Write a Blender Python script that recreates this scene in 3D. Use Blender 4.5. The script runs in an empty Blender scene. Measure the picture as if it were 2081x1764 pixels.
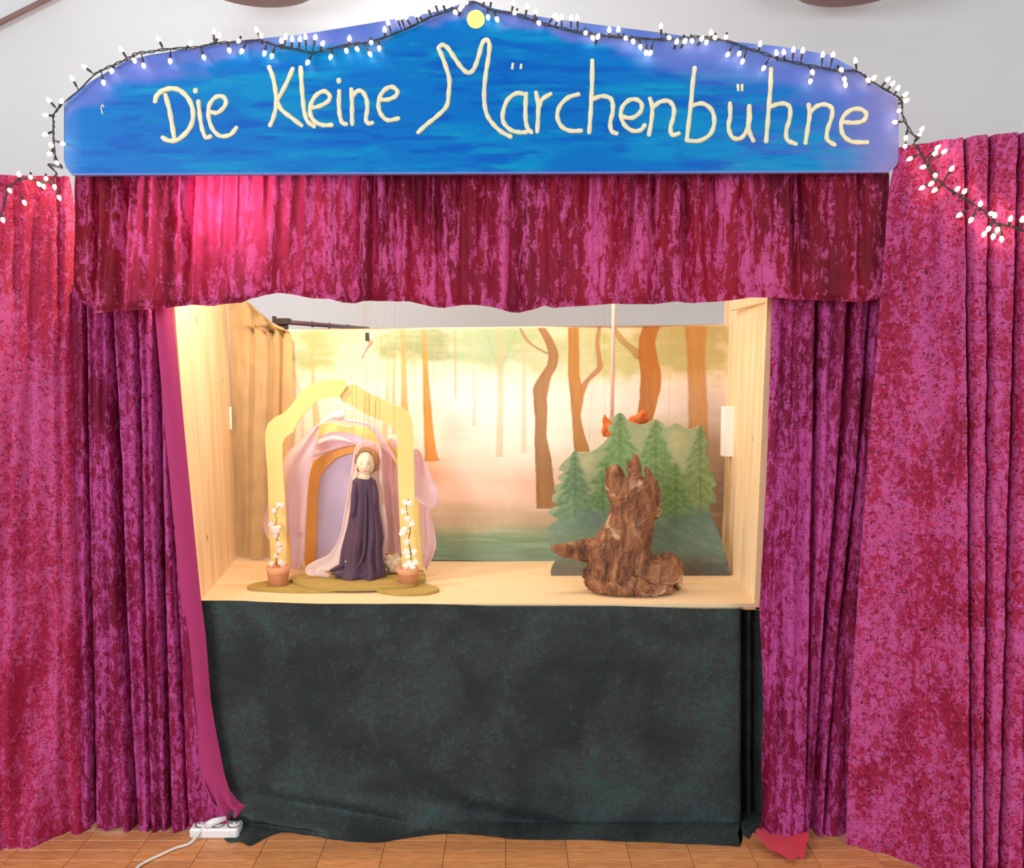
import bpy, math, random
import numpy as np
from mathutils import Vector, Matrix
from mathutils.geometry import delaunay_2d_cdt

random.seed(7)
RNG = np.random.RandomState(11)
sc = bpy.context.scene
COL = sc.collection

# ------------------------------------------------------------------ camera, world, lights, exposure
FPX = 1700.0
PITCH = math.radians(5.6)
EYE = 1.55
cam_d = bpy.data.cameras.new('camera')
cam_d.sensor_fit = 'HORIZONTAL'; cam_d.sensor_width = 36.0
cam_d.lens = FPX * 36.0 / 2081.0
cam = bpy.data.objects.new('camera', cam_d)
cam.location = (0, 0, EYE)
cam.rotation_euler = (math.radians(90) - PITCH, 0, 0)
COL.objects.link(cam)
sc.camera = cam

world = bpy.data.worlds.new('world'); sc.world = world
world.use_nodes = True
bgn = world.node_tree.nodes['Background']
bgn.inputs['Color'].default_value = (0.88, 0.93, 1.0, 1)
bgn.inputs['Strength'].default_value = 0.55

sc.view_settings.view_transform = 'Standard'
sc.view_settings.look = 'None'
sc.view_settings.exposure = 0.0
sc.view_settings.gamma = 1.0
sc.view_settings.use_curve_mapping = False


def light(name, kind, loc, energy, color, target=None, size=None, size_y=None, radius=None):
    d = bpy.data.lights.new(name, kind)
    d.energy = energy; d.color = color
    if kind == 'AREA':
        d.shape = 'RECTANGLE'; d.size = size; d.size_y = size_y or size
    if radius is not None:
        d.shadow_soft_size = radius
    o = bpy.data.objects.new(name, d); o.location = loc
    if target is not None:
        o.rotation_euler = (Vector(target) - Vector(loc)).to_track_quat('-Z', 'Y').to_euler()
    COL.objects.link(o)
    return o


# daylight through the hall's windows behind and to the left of the viewer, plus the hall's ceiling lamp
light('window_daylight', 'AREA', (-3.2, -1.6, 2.3), 150, (0.93, 0.96, 1.0), (0.0, 2.6, 1.2), 2.6, 1.8)
light('window_daylight', 'AREA', (2.6, -1.8, 2.2), 62, (0.95, 0.96, 1.0), (0.3, 2.6, 1.1), 2.0, 1.8)
light('ceiling_lamp_light', 'AREA', (-0.9, 3.75, 3.5), 6, (0.97, 0.98, 1.0), (-0.9, 5.2, 2.6), 1.6, 0.6)
# the puppet stage's own warm lamp, hung behind the left end of the valance
light('stage_lamp', 'POINT', (-0.86, 2.64, 1.985), 22, (1.0, 0.85, 0.60), radius=0.035)
light('stage_fill_light', 'AREA', (-0.1, 2.93, 2.08), 9, (1.0, 0.84, 0.70), None, 1.2, 0.06).rotation_euler = (math.radians(16), 0, 0)  # unseen fill, added to brighten the backdrop and the right panel

# ------------------------------------------------------------------ helpers


def W(px, py, Y):
    """the point on the plane y = Y that stands at this place of the photograph"""
    px = np.asarray(px, float); py = np.asarray(py, float); Y = np.asarray(Y, float)
    a = (px - 1040.5) / FPX; b = (882.0 - py) / FPX
    dy = math.cos(PITCH) + b * math.sin(PITCH)
    dz = b * math.cos(PITCH) - math.sin(PITCH)
    t = Y / dy
    return np.stack(np.broadcast_arrays(a * t, Y + 0 * a, EYE + dz * t), -1)


def WP(px, py, Y):
    return Vector([float(c) for c in W(px, py, Y)])


def floor_Y(py, z=0.0):
    b = (882.0 - np.asarray(py, float)) / FPX
    dy = math.cos(PITCH) + b * math.sin(PITCH)
    dz = b * math.cos(PITCH) - math.sin(PITCH)
    return dy * (z - EYE) / dz


def M2PX(Y):
    return FPX / Y


def crop(pts, ox, oy, s):
    return [(ox + p[0] * s, oy + p[1] * s) + tuple(p[2:]) for p in pts]


def s2l(c):
    c = np.asarray(c, float) / 255.0
    return np.where(c <= 0.04045, c / 12.92, ((c + 0.055) / 1.055) ** 2.4)


def rgb(*c):
    return tuple(float(v) for v in s2l(c)) + (1.0,)


def vnoise(x, y, seed=0):
    """smooth value noise, arrays in, about -1..1 out"""
    r = np.random.RandomState(seed).rand(128, 128) * 2 - 1
    xi = np.floor(x).astype(int); yi = np.floor(y).astype(int)
    fx = x - xi; fy = y - yi
    fx = fx * fx * (3 - 2 * fx); fy = fy * fy * (3 - 2 * fy)
    g = lambda i, j: r[i % 128, j % 128]
    return (g(xi, yi) * (1 - fx) + g(xi + 1, yi) * fx) * (1 - fy) + (g(xi, yi + 1) * (1 - fx) + g(xi + 1, yi + 1) * fx) * fy


def fbm(x, y, seed=0, octaves=4):
    s = 0; a = 1; t = 0
    for k in range(octaves):
        s = s + a * vnoise(x * 2 ** k, y * 2 ** k, seed + k * 7); t += a; a *= 0.5
    return s / t


def sstep(a, b, x):
    t = np.clip((x - a) / (b - a), 0, 1)
    return t * t * (3 - 2 * t)


def wloc(o):
    v = Vector((0, 0, 0))
    while o is not None:
        v += o.location; o = o.parent
    return v


def tag(o, label=None, cat=None, group=None, kind=None):
    if label: o['label'] = label
    if cat: o['category'] = cat
    if group: o['group'] = group
    if kind: o['kind'] = kind
    return o


def thing(name, label, cat, loc, group=None):
    o = bpy.data.objects.new(name, None)
    o.empty_display_size = 0.05
    o.location = loc
    COL.objects.link(o)
    return tag(o, label, cat, group)


def obj(name, verts, faces, mat, parent=None, smooth=True, colors=None):
    """one mesh object from world-space vertices"""
    V = np.asarray([tuple(v) for v in verts] if not isinstance(verts, np.ndarray) else verts, float).reshape(-1, 3)
    if parent is None:
        base = np.array([(V[:, 0].min() + V[:, 0].max()) / 2, (V[:, 1].min() + V[:, 1].max()) / 2, V[:, 2].min()])
        loc = Vector(base)
    else:
        base = np.array(wloc(parent)); loc = Vector((0, 0, 0))
    me = bpy.data.meshes.new(name)
    me.from_pydata((V - base).tolist(), [], [tuple(int(i) for i in f) for f in faces])
    me.validate()
    if smooth:
        me.polygons.foreach_set('use_smooth', [True] * len(me.polygons))
    if colors is not None:
        at = me.color_attributes.new('paint', 'FLOAT_COLOR', 'POINT')
        c = np.ones((len(V), 4)); c[:, :3] = colors
        at.data.foreach_set('color', c.ravel())
    if mat: me.materials.append(mat)
    o = bpy.data.objects.new(name, me)
    o.location = loc
    o.parent = parent
    COL.objects.link(o)
    return o


def part(name, verts, faces, mat, parent, **k):
    return obj(name, verts, faces, mat, parent, **k)


def grid_faces(nx, ny, off=0, wrap=False):
    i, j = np.meshgrid(np.arange(nx - (0 if wrap else 1)), np.arange(ny - 1))
    i = i.ravel(); j = j.ravel(); i2 = (i + 1) % nx
    return (np.stack([j * nx + i, j * nx + i2, (j + 1) * nx + i2, (j + 1) * nx + i], -1) + off).tolist()


def box_vf(x0, x1, y0, y1, z0, z1, bev=0.0):
    if bev <= 0:
        v = [(x, y, z) for z in (z0, z1) for y in (y0, y1) for x in (x0, x1)]
        f = [(0, 2, 3, 1), (4, 5, 7, 6), (0, 1, 5, 4), (2, 6, 7, 3), (0, 4, 6, 2), (1, 3, 7, 5)]
        return v, f
    b = bev
    ring = lambda i, z: [(x0 + i, y0 + b, z), (x0 + b, y0 + i, z), (x1 - b, y0 + i, z), (x1 - i, y0 + b, z),
                         (x1 - i, y1 - b, z), (x1 - b, y1 - i, z), (x0 + b, y1 - i, z), (x0 + i, y1 - b, z)]
    rings = [ring(b * .7, z0), ring(0, z0 + b), ring(0, z1 - b), ring(b * .7, z1)]
    v = [p for r in rings for p in r]
    f = [(k * 8 + i, k * 8 + (i + 1) % 8, k * 8 + 8 + (i + 1) % 8, k * 8 + 8 + i) for k in range(3) for i in range(8)]
    f += [tuple(range(7, -1, -1)), tuple(range(24, 32))]
    return v, f


def catmull(pts, n=8, closed=False):
    P = [np.array(p, float) for p in pts]
    out = []
    m = len(P)
    rng = range(m) if closed else range(m - 1)
    for i in rng:
        if closed:
            a, b, c, d = P[(i - 1) % m], P[i], P[(i + 1) % m], P[(i + 2) % m]
        else:
            a, b, c, d = P[max(i - 1, 0)], P[i], P[i + 1], P[min(i + 2, m - 1)]
        for k in range(n):
            t = k / n
            out.append(0.5 * ((2 * b) + (-a + c) * t + (2 * a - 5 * b + 4 * c - d) * t * t + (-a + 3 * b - 3 * c + d) * t ** 3))
    if not closed: out.append(P[-1])
    return out


def tube_vf(pts, rad, seg=8, cap=True):
    pts = [Vector(p) for p in pts]
    n = len(pts)
    if not hasattr(rad, '__len__'): rad = [rad] * n
    verts = []; faces = []
    prev = None
    for i, p in enumerate(pts):
        t = (pts[min(i + 1, n - 1)] - pts[max(i - 1, 0)]).normalized()
        ref = prev if prev is not None else (Vector((0, 1, 0)) if abs(t.y) < .9 else Vector((1, 0, 0)))
        s = t.cross(ref)
        if s.length < 1e-6: s = t.cross(Vector((1, 0, 0.3)))
        s.normalize(); u = s.cross(t).normalized(); prev = u
        for k in range(seg):
            a = 2 * math.pi * k / seg
            verts.append(p + (s * math.cos(a) + u * math.sin(a)) * rad[i])
    for i in range(n - 1):
        for k in range(seg):
            a = i * seg + k; b = i * seg + (k + 1) % seg
            faces.append((a, b, b + seg, a + seg))
    if cap:
        faces.append(tuple(range(seg - 1, -1, -1))); faces.append(tuple(range((n - 1) * seg, n * seg)))
    return verts, faces


def join_vf(lst):
    V = []; F = []
    for v, f in lst:
        o = len(V); V += [tuple(p) for p in v]; F += [tuple(i + o for i in q) for q in f]
    return V, F


def stroke_vf(pts, w, Y, depth=0.003):
    """a raised brush stroke lying on the plane y = Y, pts and w in photograph pixels"""
    P = catmull(pts, 7)
    n = len(P); seg = 8
    sc_ = Y / FPX
    xs = []
    # tangent extension for rounded ends
    def row(p, t, k, off):
        q = p + t * off
        c = W(q[0], q[1], Y)
        s = np.array([-t[1], 0, -t[0]])
        out = []
        for i in range(seg):
            a = 2 * math.pi * i / seg
            out.append(c + s * (math.cos(a) * w / 2 * k * sc_) + np.array([0, -1, 0]) * (math.sin(a) * depth * max(k, .3)))
        return out
    V = []
    tan = lambda i: (lambda d: d / (np.linalg.norm(d) + 1e-9))(P[min(i + 1, n - 1)] - P[max(i - 1, 0)])
    rows = [(P[0], tan(0), .45, -w * .42), (P[0], tan(0), .85, -w * .25)]
    for i in range(n):
        wob = 1 + 0.10 * math.sin(i * .9 + P[i][0] * .05)
        rows.append((P[i], tan(i), wob, 0))
    rows += [(P[-1], tan(n - 1), .85, w * .25), (P[-1], tan(n - 1), .45, w * .42)]
    for r in rows: V += row(*r)
    F = grid_faces(seg, len(rows), wrap=True)
    F.append(tuple(range(seg))); F.append(tuple(range(len(V) - 1, len(V) - seg - 1, -1)))
    return V, F


def plate_vf(outline, Y, thick, interior=None, inner_n=0):
    """a cut board: outline in photograph pixels, front face on y = Y"""
    pts = [Vector((p[0], p[1])) for p in outline]
    n = len(pts)
    ins = []
    if inner_n:
        xs = [p.x for p in pts]; ys = [p.y for p in pts]
        for x in np.linspace(min(xs), max(xs), inner_n):
            for y in np.linspace(min(ys), max(ys), inner_n):
                ins.append(Vector((x + .01 * y / 100, y + .007 * x / 100)))
    res = delaunay_2d_cdt(pts + ins, [(i, (i + 1) % n) for i in range(n)], [], 1, 1e-4)
    v2 = [(p.x, p.y) for p in res[0]]; tris = res[2]
    a = np.array(v2)
    F3 = W(a[:, 0], a[:, 1], Y)
    B3 = F3 + np.array([0, thick, 0])
    m = len(v2)
    V = np.concatenate([F3, B3])
    faces = [tuple(t) for t in tris] + [tuple(i + m for i in reversed(t)) for t in tris]
    cnt = {}
    for t in tris:
        for k in range(len(t)):
            e = (t[k], t[(k + 1) % len(t)])
            cnt[e] = cnt.get(e, 0) + 1
    for (i, j) in list(cnt):
        if (j, i) not in cnt:
            faces.append((j, i, i + m, j + m))
    return V, faces, a, m


def lathe_vf(prof, c, seg=28):
    V = []; n = len(prof)
    for r, z in prof:
        for k in range(seg):
            a = 2 * math.pi * k / seg
            V.append((c[0] + r * math.cos(a), c[1] + r * math.sin(a), c[2] + z))
    F = grid_faces(seg, n, wrap=True)
    F += [tuple(range(seg - 1, -1, -1)), tuple(range((n - 1) * seg, n * seg))]
    return V, F


def ico_vf(c, r, sub=1, scale=(1, 1, 1), lump=0.0, seed=0):
    import bmesh
    bm = bmesh.new(); bmesh.ops.create_icosphere(bm, subdivisions=sub, radius=1)
    rr = random.Random(seed)
    V = []
    ph = [rr.uniform(0, 6) for _ in range(3)]
    for v in bm.verts:
        k = r * (1 + lump * (math.sin(v.co.x * 4 + ph[0]) + math.sin(v.co.y * 4 + ph[1]) + math.sin(v.co.z * 4 + ph[2])) / 3)
        V.append((c[0] + v.co.x * k * scale[0], c[1] + v.co.y * k * scale[1], c[2] + v.co.z * k * scale[2]))
    F = [tuple(x.index for x in f.verts) for f in bm.faces]
    bm.free()
    return V, F


def remesh(o, voxel, disp=None, smooth=2):
    m = o.modifiers.new('remesh', 'REMESH'); m.mode = 'VOXEL'; m.voxel_size = voxel; m.use_smooth_shade = True
    if smooth:
        s = o.modifiers.new('smooth', 'SMOOTH'); s.iterations = smooth; s.factor = .6
    for k, (size, strength) in enumerate(disp or []):
        t = bpy.data.textures.new('relief', 'CLOUDS'); t.noise_scale = size; t.noise_depth = 3
        d = o.modifiers.new('relief', 'DISPLACE'); d.texture = t; d.strength = strength; d.mid_level = .5
        d.texture_coords = 'LOCAL'
    return o


# ------------------------------------------------------------------ materials
def new_mat(name):
    m = bpy.data.materials.new(name); m.use_nodes = True
    nt = m.node_tree
    return m, nt, nt.nodes['Principled BSDF'], nt.nodes['Material Output']


def nnode(nt, kind, **k):
    n = nt.nodes.new(kind)
    for a, b in k.items():
        if a in n.inputs: n.inputs[a].default_value = b
        else: setattr(n, a, b)
    return n


def coords(nt, scale=(1, 1, 1)):
    tc = nnode(nt, 'ShaderNodeTexCoord'); mp = nnode(nt, 'ShaderNodeMapping')
    mp.inputs['Scale'].default_value = scale
    nt.links.new(tc.outputs['Object'], mp.inputs['Vector'])
    return mp.outputs['Vector']


def noise(nt, vec, scale, detail=3, rough=.5, dist=0.0):
    n = nnode(nt, 'ShaderNodeTexNoise')
    n.inputs['Scale'].default_value = scale; n.inputs['Detail'].default_value = detail
    n.inputs['Roughness'].default_value = rough; n.inputs['Distortion'].default_value = dist
    nt.links.new(vec, n.inputs['Vector'])
    return n.outputs['Fac']


def mathn(nt, op, a, b=None, c=None):
    n = nnode(nt, 'ShaderNodeMath', operation=op)
    for i, v in enumerate((a, b, c)):
        if v is None: continue
        if isinstance(v, (int, float)): n.inputs[i].default_value = v
        else: nt.links.new(v, n.inputs[i])
    return n.outputs[0]


def ramp(nt, fac, stops):
    r = nnode(nt, 'ShaderNodeValToRGB')
    els = r.color_ramp.elements
    while len(els) > 1: els.remove(els[-1])
    for i, (p, c) in enumerate(stops):
        if not hasattr(c, '__len__'): c = (c, c, c, 1)
        e = els[0] if i == 0 else els.new(p)
        e.position = p; e.color = c
    nt.links.new(fac, r.inputs['Fac'])
    return r.outputs['Color']


def mix(nt, fac, a, b):
    n = nnode(nt, 'ShaderNodeMix', data_type='RGBA')
    for s, v in ((0, fac), (6, a), (7, b)):
        if hasattr(v, 'links') or hasattr(v, 'is_output'): nt.links.new(v, n.inputs[s])
        else: n.inputs[s].default_value = v
    return n.outputs[2]


def bump(nt, bsdf, h, strength=.4, dist=.01):
    b = nnode(nt, 'ShaderNodeBump'); b.inputs['Strength'].default_value = strength; b.inputs['Distance'].default_value = dist
    nt.links.new(h, b.inputs['Height']); nt.links.new(b.outputs['Normal'], bsdf.inputs['Normal'])
    return b


def plain(name, color, rough=.6, var=.0, scale=20, bmp=0.0, metallic=0, stretch=(1, 1, 1)):
    m, nt, bs, out = new_mat(name)
    bs.inputs['Roughness'].default_value = rough; bs.inputs['Metallic'].default_value = metallic
    v = coords(nt, stretch)
    n = noise(nt, v, scale, 4)
    lo = tuple(c * (1 - var) for c in color[:3]) + (1,); hi = tuple(min(1, c * (1 + var)) for c in color[:3]) + (1,)
    nt.links.new(ramp(nt, n, [(.3, lo), (.7, hi)]), bs.inputs['Base Color'])
    if bmp: bump(nt, bs, n, bmp, .004)
    return m


def velvet(name, dark, mid, hi, amount=.5, stretch=.45, scale=52, crinkle=.5, sheen=.35, trans=0.0, patch=.3, streak=.35):
    """crushed velvet: the pile lies in patches, some turned to the light and some away"""
    m, nt, bs, out = new_mat(name)
    big = noise(nt, coords(nt, (1, 1, stretch)), 4.5, 2, .5, .6)
    band = noise(nt, coords(nt, (20, 20, 1.6)), 1.3, 2, .5, .5)
    med = noise(nt, coords(nt, (1, 1, stretch)), scale, 5, .62, .9)
    fine = noise(nt, coords(nt, (1, .8, 1.1)), scale * 1.7, 4, .6, 1.6)
    s = mathn(nt, 'ADD', med, mathn(nt, 'MULTIPLY', mathn(nt, 'SUBTRACT', big, .5), patch * 1.6))
    s = mathn(nt, 'ADD', s, mathn(nt, 'MULTIPLY', mathn(nt, 'SUBTRACT', band, .5), streak))
    s = mathn(nt, 'ADD', s, mathn(nt, 'MULTIPLY', mathn(nt, 'SUBTRACT', fine, .5), .45))
    c0 = .64 - amount * .28
    f = ramp(nt, s, [(c0 - .05, 0.0), (c0 + .03, .62), (c0 + .14, 1.0)])
    base = mix(nt, ramp(nt, big, [(.35, 0.0), (.65, 1.0)]), dark, mid)
    col = mix(nt, f, base, hi)
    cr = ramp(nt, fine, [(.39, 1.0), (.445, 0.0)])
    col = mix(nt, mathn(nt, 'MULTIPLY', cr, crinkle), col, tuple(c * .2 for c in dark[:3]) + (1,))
    nt.links.new(col, bs.inputs['Base Color'])
    bs.inputs['Roughness'].default_value = .62
    bs.inputs['Specular IOR Level'].default_value = .2
    nt.links.new(mathn(nt, 'MULTIPLY', f, sheen), bs.inputs['Sheen Weight'])
    bs.inputs['Sheen Roughness'].default_value = .35
    bs.inputs['Sheen Tint'].default_value = (1, .6, .9, 1)
    bump(nt, bs, s, .6, .005)
    if trans:
        tr = nnode(nt, 'ShaderNodeBsdfTranslucent')
        tr.inputs['Color'].default_value = (1.0, .07, .34, 1)
        mx = nnode(nt, 'ShaderNodeMixShader'); mx.inputs[0].default_value = trans
        nt.links.new(bs.outputs[0], mx.inputs[1]); nt.links.new(tr.outputs[0], mx.inputs[2])
        nt.links.new(mx.outputs[0], out.inputs['Surface'])
    return m


def cloth(name, color, rough=.8, trans=.25, var=.08, weave=260):
    m, nt, bs, out = new_mat(name)
    v = coords(nt)
    n = noise(nt, v, 14, 3); w = noise(nt, v, weave, 2)
    lo = tuple(c * (1 - var) for c in color[:3]) + (1,)
    nt.links.new(ramp(nt, n, [(.3, lo), (.7, color)]), bs.inputs['Base Color'])
    bs.inputs['Roughness'].default_value = rough
    bs.inputs['Sheen Weight'].default_value = .2
    bump(nt, bs, w, .15, .002)
    if trans:
        tr = nnode(nt, 'ShaderNodeBsdfTranslucent'); tr.inputs['Color'].default_value = color
        mx = nnode(nt, 'ShaderNodeMixShader'); mx.inputs[0].default_value = trans
        nt.links.new(bs.outputs[0], mx.inputs[1]); nt.links.new(tr.outputs[0], mx.inputs[2])
        nt.links.new(mx.outputs[0], out.inputs['Surface'])
    return m


def painted(name, rough=.6, grain=0.05):
    """the colour laid on the board with a brush, kept per vertex"""
    m, nt, bs, out = new_mat(name)
    a = nnode(nt, 'ShaderNodeVertexColor'); a.layer_name = 'paint'
    n = noise(nt, coords(nt, (1, 1, 3)), 60, 4)
    g = ramp(nt, n, [(.3, 1 - grain), (.7, 1.0)])
    mx = nnode(nt, 'ShaderNodeMix', data_type='RGBA', blend_type='MULTIPLY'); mx.inputs[0].default_value = 1
    nt.links.new(a.outputs['Color'], mx.inputs[6]); nt.links.new(g, mx.inputs[7])
    nt.links.new(mx.outputs[2], bs.inputs['Base Color'])
    bs.inputs['Roughness'].default_value = rough
    bs.inputs['Specular IOR Level'].default_value = .12
    return m


def pine(name):
    m, nt, bs, out = new_mat(name)
    v = coords(nt, (9, 9, .7))
    n = noise(nt, v, 3, 4, .5, .4)
    col = ramp(nt, n, [(.3, rgb(236, 198, 150)), (.55, rgb(246, 216, 172)), (.75, rgb(248, 224, 186))])
    vo = nnode(nt, 'ShaderNodeTexVoronoi'); vo.inputs['Scale'].default_value = 5.5
    nt.links.new(coords(nt, (1.4, 1.4, .75)), vo.inputs['Vector'])
    k = ramp(nt, vo.outputs['Distance'], [(.035, 1.0), (.06, 0.0)])
    col = mix(nt, k, col, rgb(150, 96, 48))
    nt.links.new(col, bs.inputs['Base Color']); bs.inputs['Roughness'].default_value = .55
    return m


M = {}
M['wall'] = plain('painted_wall', rgb(232, 237, 239), .9, .015, 3, .05)
M['ceiling'] = plain('painted_ceiling', rgb(226, 227, 227), .9, .01, 3)
M['pine'] = pine('pine_board')
M['pine_edge'] = plain('pine_edge', rgb(248, 216, 168), .5, .04, 30)
M['stage_floor'] = plain('stage_floor_board', rgb(240, 206, 160), .75, .035, 7, .05)
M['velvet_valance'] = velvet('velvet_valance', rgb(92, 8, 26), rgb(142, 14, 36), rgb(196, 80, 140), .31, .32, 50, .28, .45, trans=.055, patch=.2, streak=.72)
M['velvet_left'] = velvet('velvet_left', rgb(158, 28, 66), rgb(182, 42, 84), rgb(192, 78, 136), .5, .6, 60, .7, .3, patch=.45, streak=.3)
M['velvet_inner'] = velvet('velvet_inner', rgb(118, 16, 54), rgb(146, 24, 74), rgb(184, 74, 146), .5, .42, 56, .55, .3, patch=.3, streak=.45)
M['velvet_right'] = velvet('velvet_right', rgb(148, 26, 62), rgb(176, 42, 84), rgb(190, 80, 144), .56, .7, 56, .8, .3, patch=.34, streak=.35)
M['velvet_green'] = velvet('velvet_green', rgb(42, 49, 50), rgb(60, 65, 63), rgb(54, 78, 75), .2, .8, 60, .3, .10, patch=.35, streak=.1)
M['lining'] = cloth('magenta_lining', rgb(176, 44, 108), .75, .08)
M['hem_red'] = cloth('hem_reverse', rgb(206, 44, 66), .75, .05)
M['gauze'] = cloth('ochre_gauze', rgb(230, 200, 150), .9, .35, .2, 500)
M['pink_cloth'] = cloth('pale_pink_cloth', rgb(244, 214, 222), .8, .25, .05)
M['veil'] = cloth('pale_veil', rgb(250, 224, 214), .8, .3, .04)
M['robe'] = cloth('purple_robe', rgb(84, 52, 76), .6, .03, .15)
M['robe_shaded'] = cloth('purple_robe_shaded', rgb(70, 42, 66), .7, .03, .15)  # darker copy of the robe cloth, shading of the train put into its colour
M['skin'] = plain('felt_skin', rgb(248, 226, 190), .7, .02, 40)
M['hair'] = plain('wool_hair', rgb(164, 116, 82), .9, .2, 60, .7, stretch=(1, 1, .4))
M['lip'] = plain('painted_lip', rgb(190, 110, 90), .6)
M['eye'] = plain('painted_eye', rgb(150, 116, 92), .6)
M['gold'] = plain('yellow_paint', rgb(252, 220, 134), .5, .05, 8)
M['gold2'] = plain('yellow_paint_inner', rgb(252, 222, 132), .5, .05, 8)
M['orange'] = plain('orange_paint', rgb(240, 172, 84), .55, .08, 9)
M['lilac'] = plain('lilac_paint', rgb(214, 198, 222), .7, .03, 8)
M['olive'] = plain('olive_baize', rgb(176, 148, 76), .85, .08, 30, .15)
M['terracotta'] = plain('terracotta', rgb(222, 158, 116), .8, .05, 40, .1)
M['blossom'] = plain('white_blossom', rgb(252, 246, 232), .8, .03, 60)
M['blossom_pink'] = plain('pink_blossom', rgb(250, 222, 208), .8, .05, 60)
M['twig'] = plain('twig', rgb(128, 84, 56), .8, .2, 80)
M['white'] = plain('white_felt', rgb(252, 248, 240), .8, .02, 50)
M['sheep'] = plain('cream_wool', rgb(226, 204, 170), .9, .08, 60, .5)
M['fox'] = plain('rust_felt', rgb(206, 104, 44), .85, .15, 40, .3)
M['thread'] = plain('grey_thread', rgb(150, 122, 96), .8)
M['black'] = plain('black_metal', rgb(42, 36, 38), .45)
M['rail'] = plain('brown_rail', rgb(104, 74, 80), .4)
M['plastic'] = plain('white_plastic', rgb(236, 236, 234), .35, .01)
M['plastic_grey'] = plain('grey_plastic', rgb(120, 122, 124), .5, .05)
M['cable'] = plain('white_cable', rgb(232, 228, 220), .45)
M['wire'] = plain('dark_wire', rgb(44, 46, 50), .5)
M['cream'] = plain('cream_paint', rgb(232, 228, 188), .5, .06, 30, .15)
M['moon'] = plain('moon_paint', rgb(240, 226, 140), .5, .06, 30)
M['shade'] = plain('mauve_lampshade', rgb(150, 120, 116), .8, .03, 10)
M['rod'] = plain('pale_rod', rgb(240, 200, 180), .5)
M['paint'] = painted('brushed_paint', .42, .06)
M['canvas'] = painted('painted_canvas', .8, .05)
M['board_side'] = plain('board_edge', rgb(150, 165, 205), .6)

m, nt, bs, out = new_mat('driftwood'); M['wood'] = m
v = coords(nt, (1, 1, .35))
n1 = noise(nt, v, 22, 6, .6, 1.5); n2 = noise(nt, coords(nt), 9, 4, .5, .5)
c = ramp(nt, n1, [(.3, rgb(58, 34, 24)), (.44, rgb(118, 72, 46)), (.56, rgb(154, 100, 62)), (.74, rgb(192, 140, 96))])
k = ramp(nt, n2, [(.60, 0.0), (.67, 1.0)])
c = mix(nt, k, c, rgb(206, 174, 136))
nt.links.new(c, bs.inputs['Base Color']); bs.inputs['Roughness'].default_value = .75
bump(nt, bs, n1, .8, .012)

m, nt, bs, out = new_mat('bulb_glass'); M['bulb'] = m
bs.inputs['Emission Color'].default_value = (1.0, .64, .32, 1)
bs.inputs['Emission Strength'].default_value = 15
bs.inputs['Base Color'].default_value = (1, .95, .85, 1)


def parquet(name, h):
    m, nt, bs, out = new_mat(name)
    info = nnode(nt, 'ShaderNodeObjectInfo')
    v = coords(nt, (2.5, 26, 1))
    add = nnode(nt, 'ShaderNodeVectorMath', operation='ADD')
    cx = nnode(nt, 'ShaderNodeCombineXYZ')
    nt.links.new(mathn(nt, 'MULTIPLY', info.outputs['Random'], 37.0), cx.inputs[0])
    nt.links.new(mathn(nt, 'MULTIPLY', info.outputs['Random'], 91.0), cx.inputs[1])
    nt.links.new(v, add.inputs[0]); nt.links.new(cx.outputs[0], add.inputs[1])
    n = noise(nt, add.outputs[0], 6, 5, .6, .6)
    c = ramp(nt, n, [(.25, rgb(176, 108, 58)), (.5, rgb(208, 140, 86)), (.75, rgb(226, 166, 110))])
    hs = nnode(nt, 'ShaderNodeHueSaturation')
    nt.links.new(mathn(nt, 'ADD', .86, mathn(nt, 'MULTIPLY', info.outputs['Random'], .24)), hs.inputs['Value'])
    nt.links.new(c, hs.inputs['Color'])
    nt.links.new(hs.outputs[0], bs.inputs['Base Color'])
    bs.inputs['Roughness'].default_value = .38
    return m


M['plank'] = parquet('oak_parquet', 0)
m, nt, bs, out = new_mat('parquet_far'); M['subfloor'] = m
bk = nnode(nt, 'ShaderNodeTexBrick'); bk.offset = 0.0
for k_, v_ in (('Color1', rgb(196, 124, 70)), ('Color2', rgb(216, 150, 96)), ('Mortar', rgb(110, 66, 34)), ('Scale', 1.0), ('Mortar Size', .001), ('Brick Width', .191), ('Row Height', .052)):
    bk.inputs[k_].default_value = v_
nt.links.new(coords(nt), bk.inputs['Vector'])
nt.links.new(mix(nt, mathn(nt, 'MULTIPLY', noise(nt, coords(nt, (2.5, 26, 1)), 6, 5, .6, .6), .5), bk.outputs['Color'], rgb(166, 96, 50)), bs.inputs['Base Color'])
bs.inputs['Roughness'].default_value = .4

# ------------------------------------------------------------------ the setting
STAGE_Z = float(W(1040, 1226, 2.65)[2])

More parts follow.
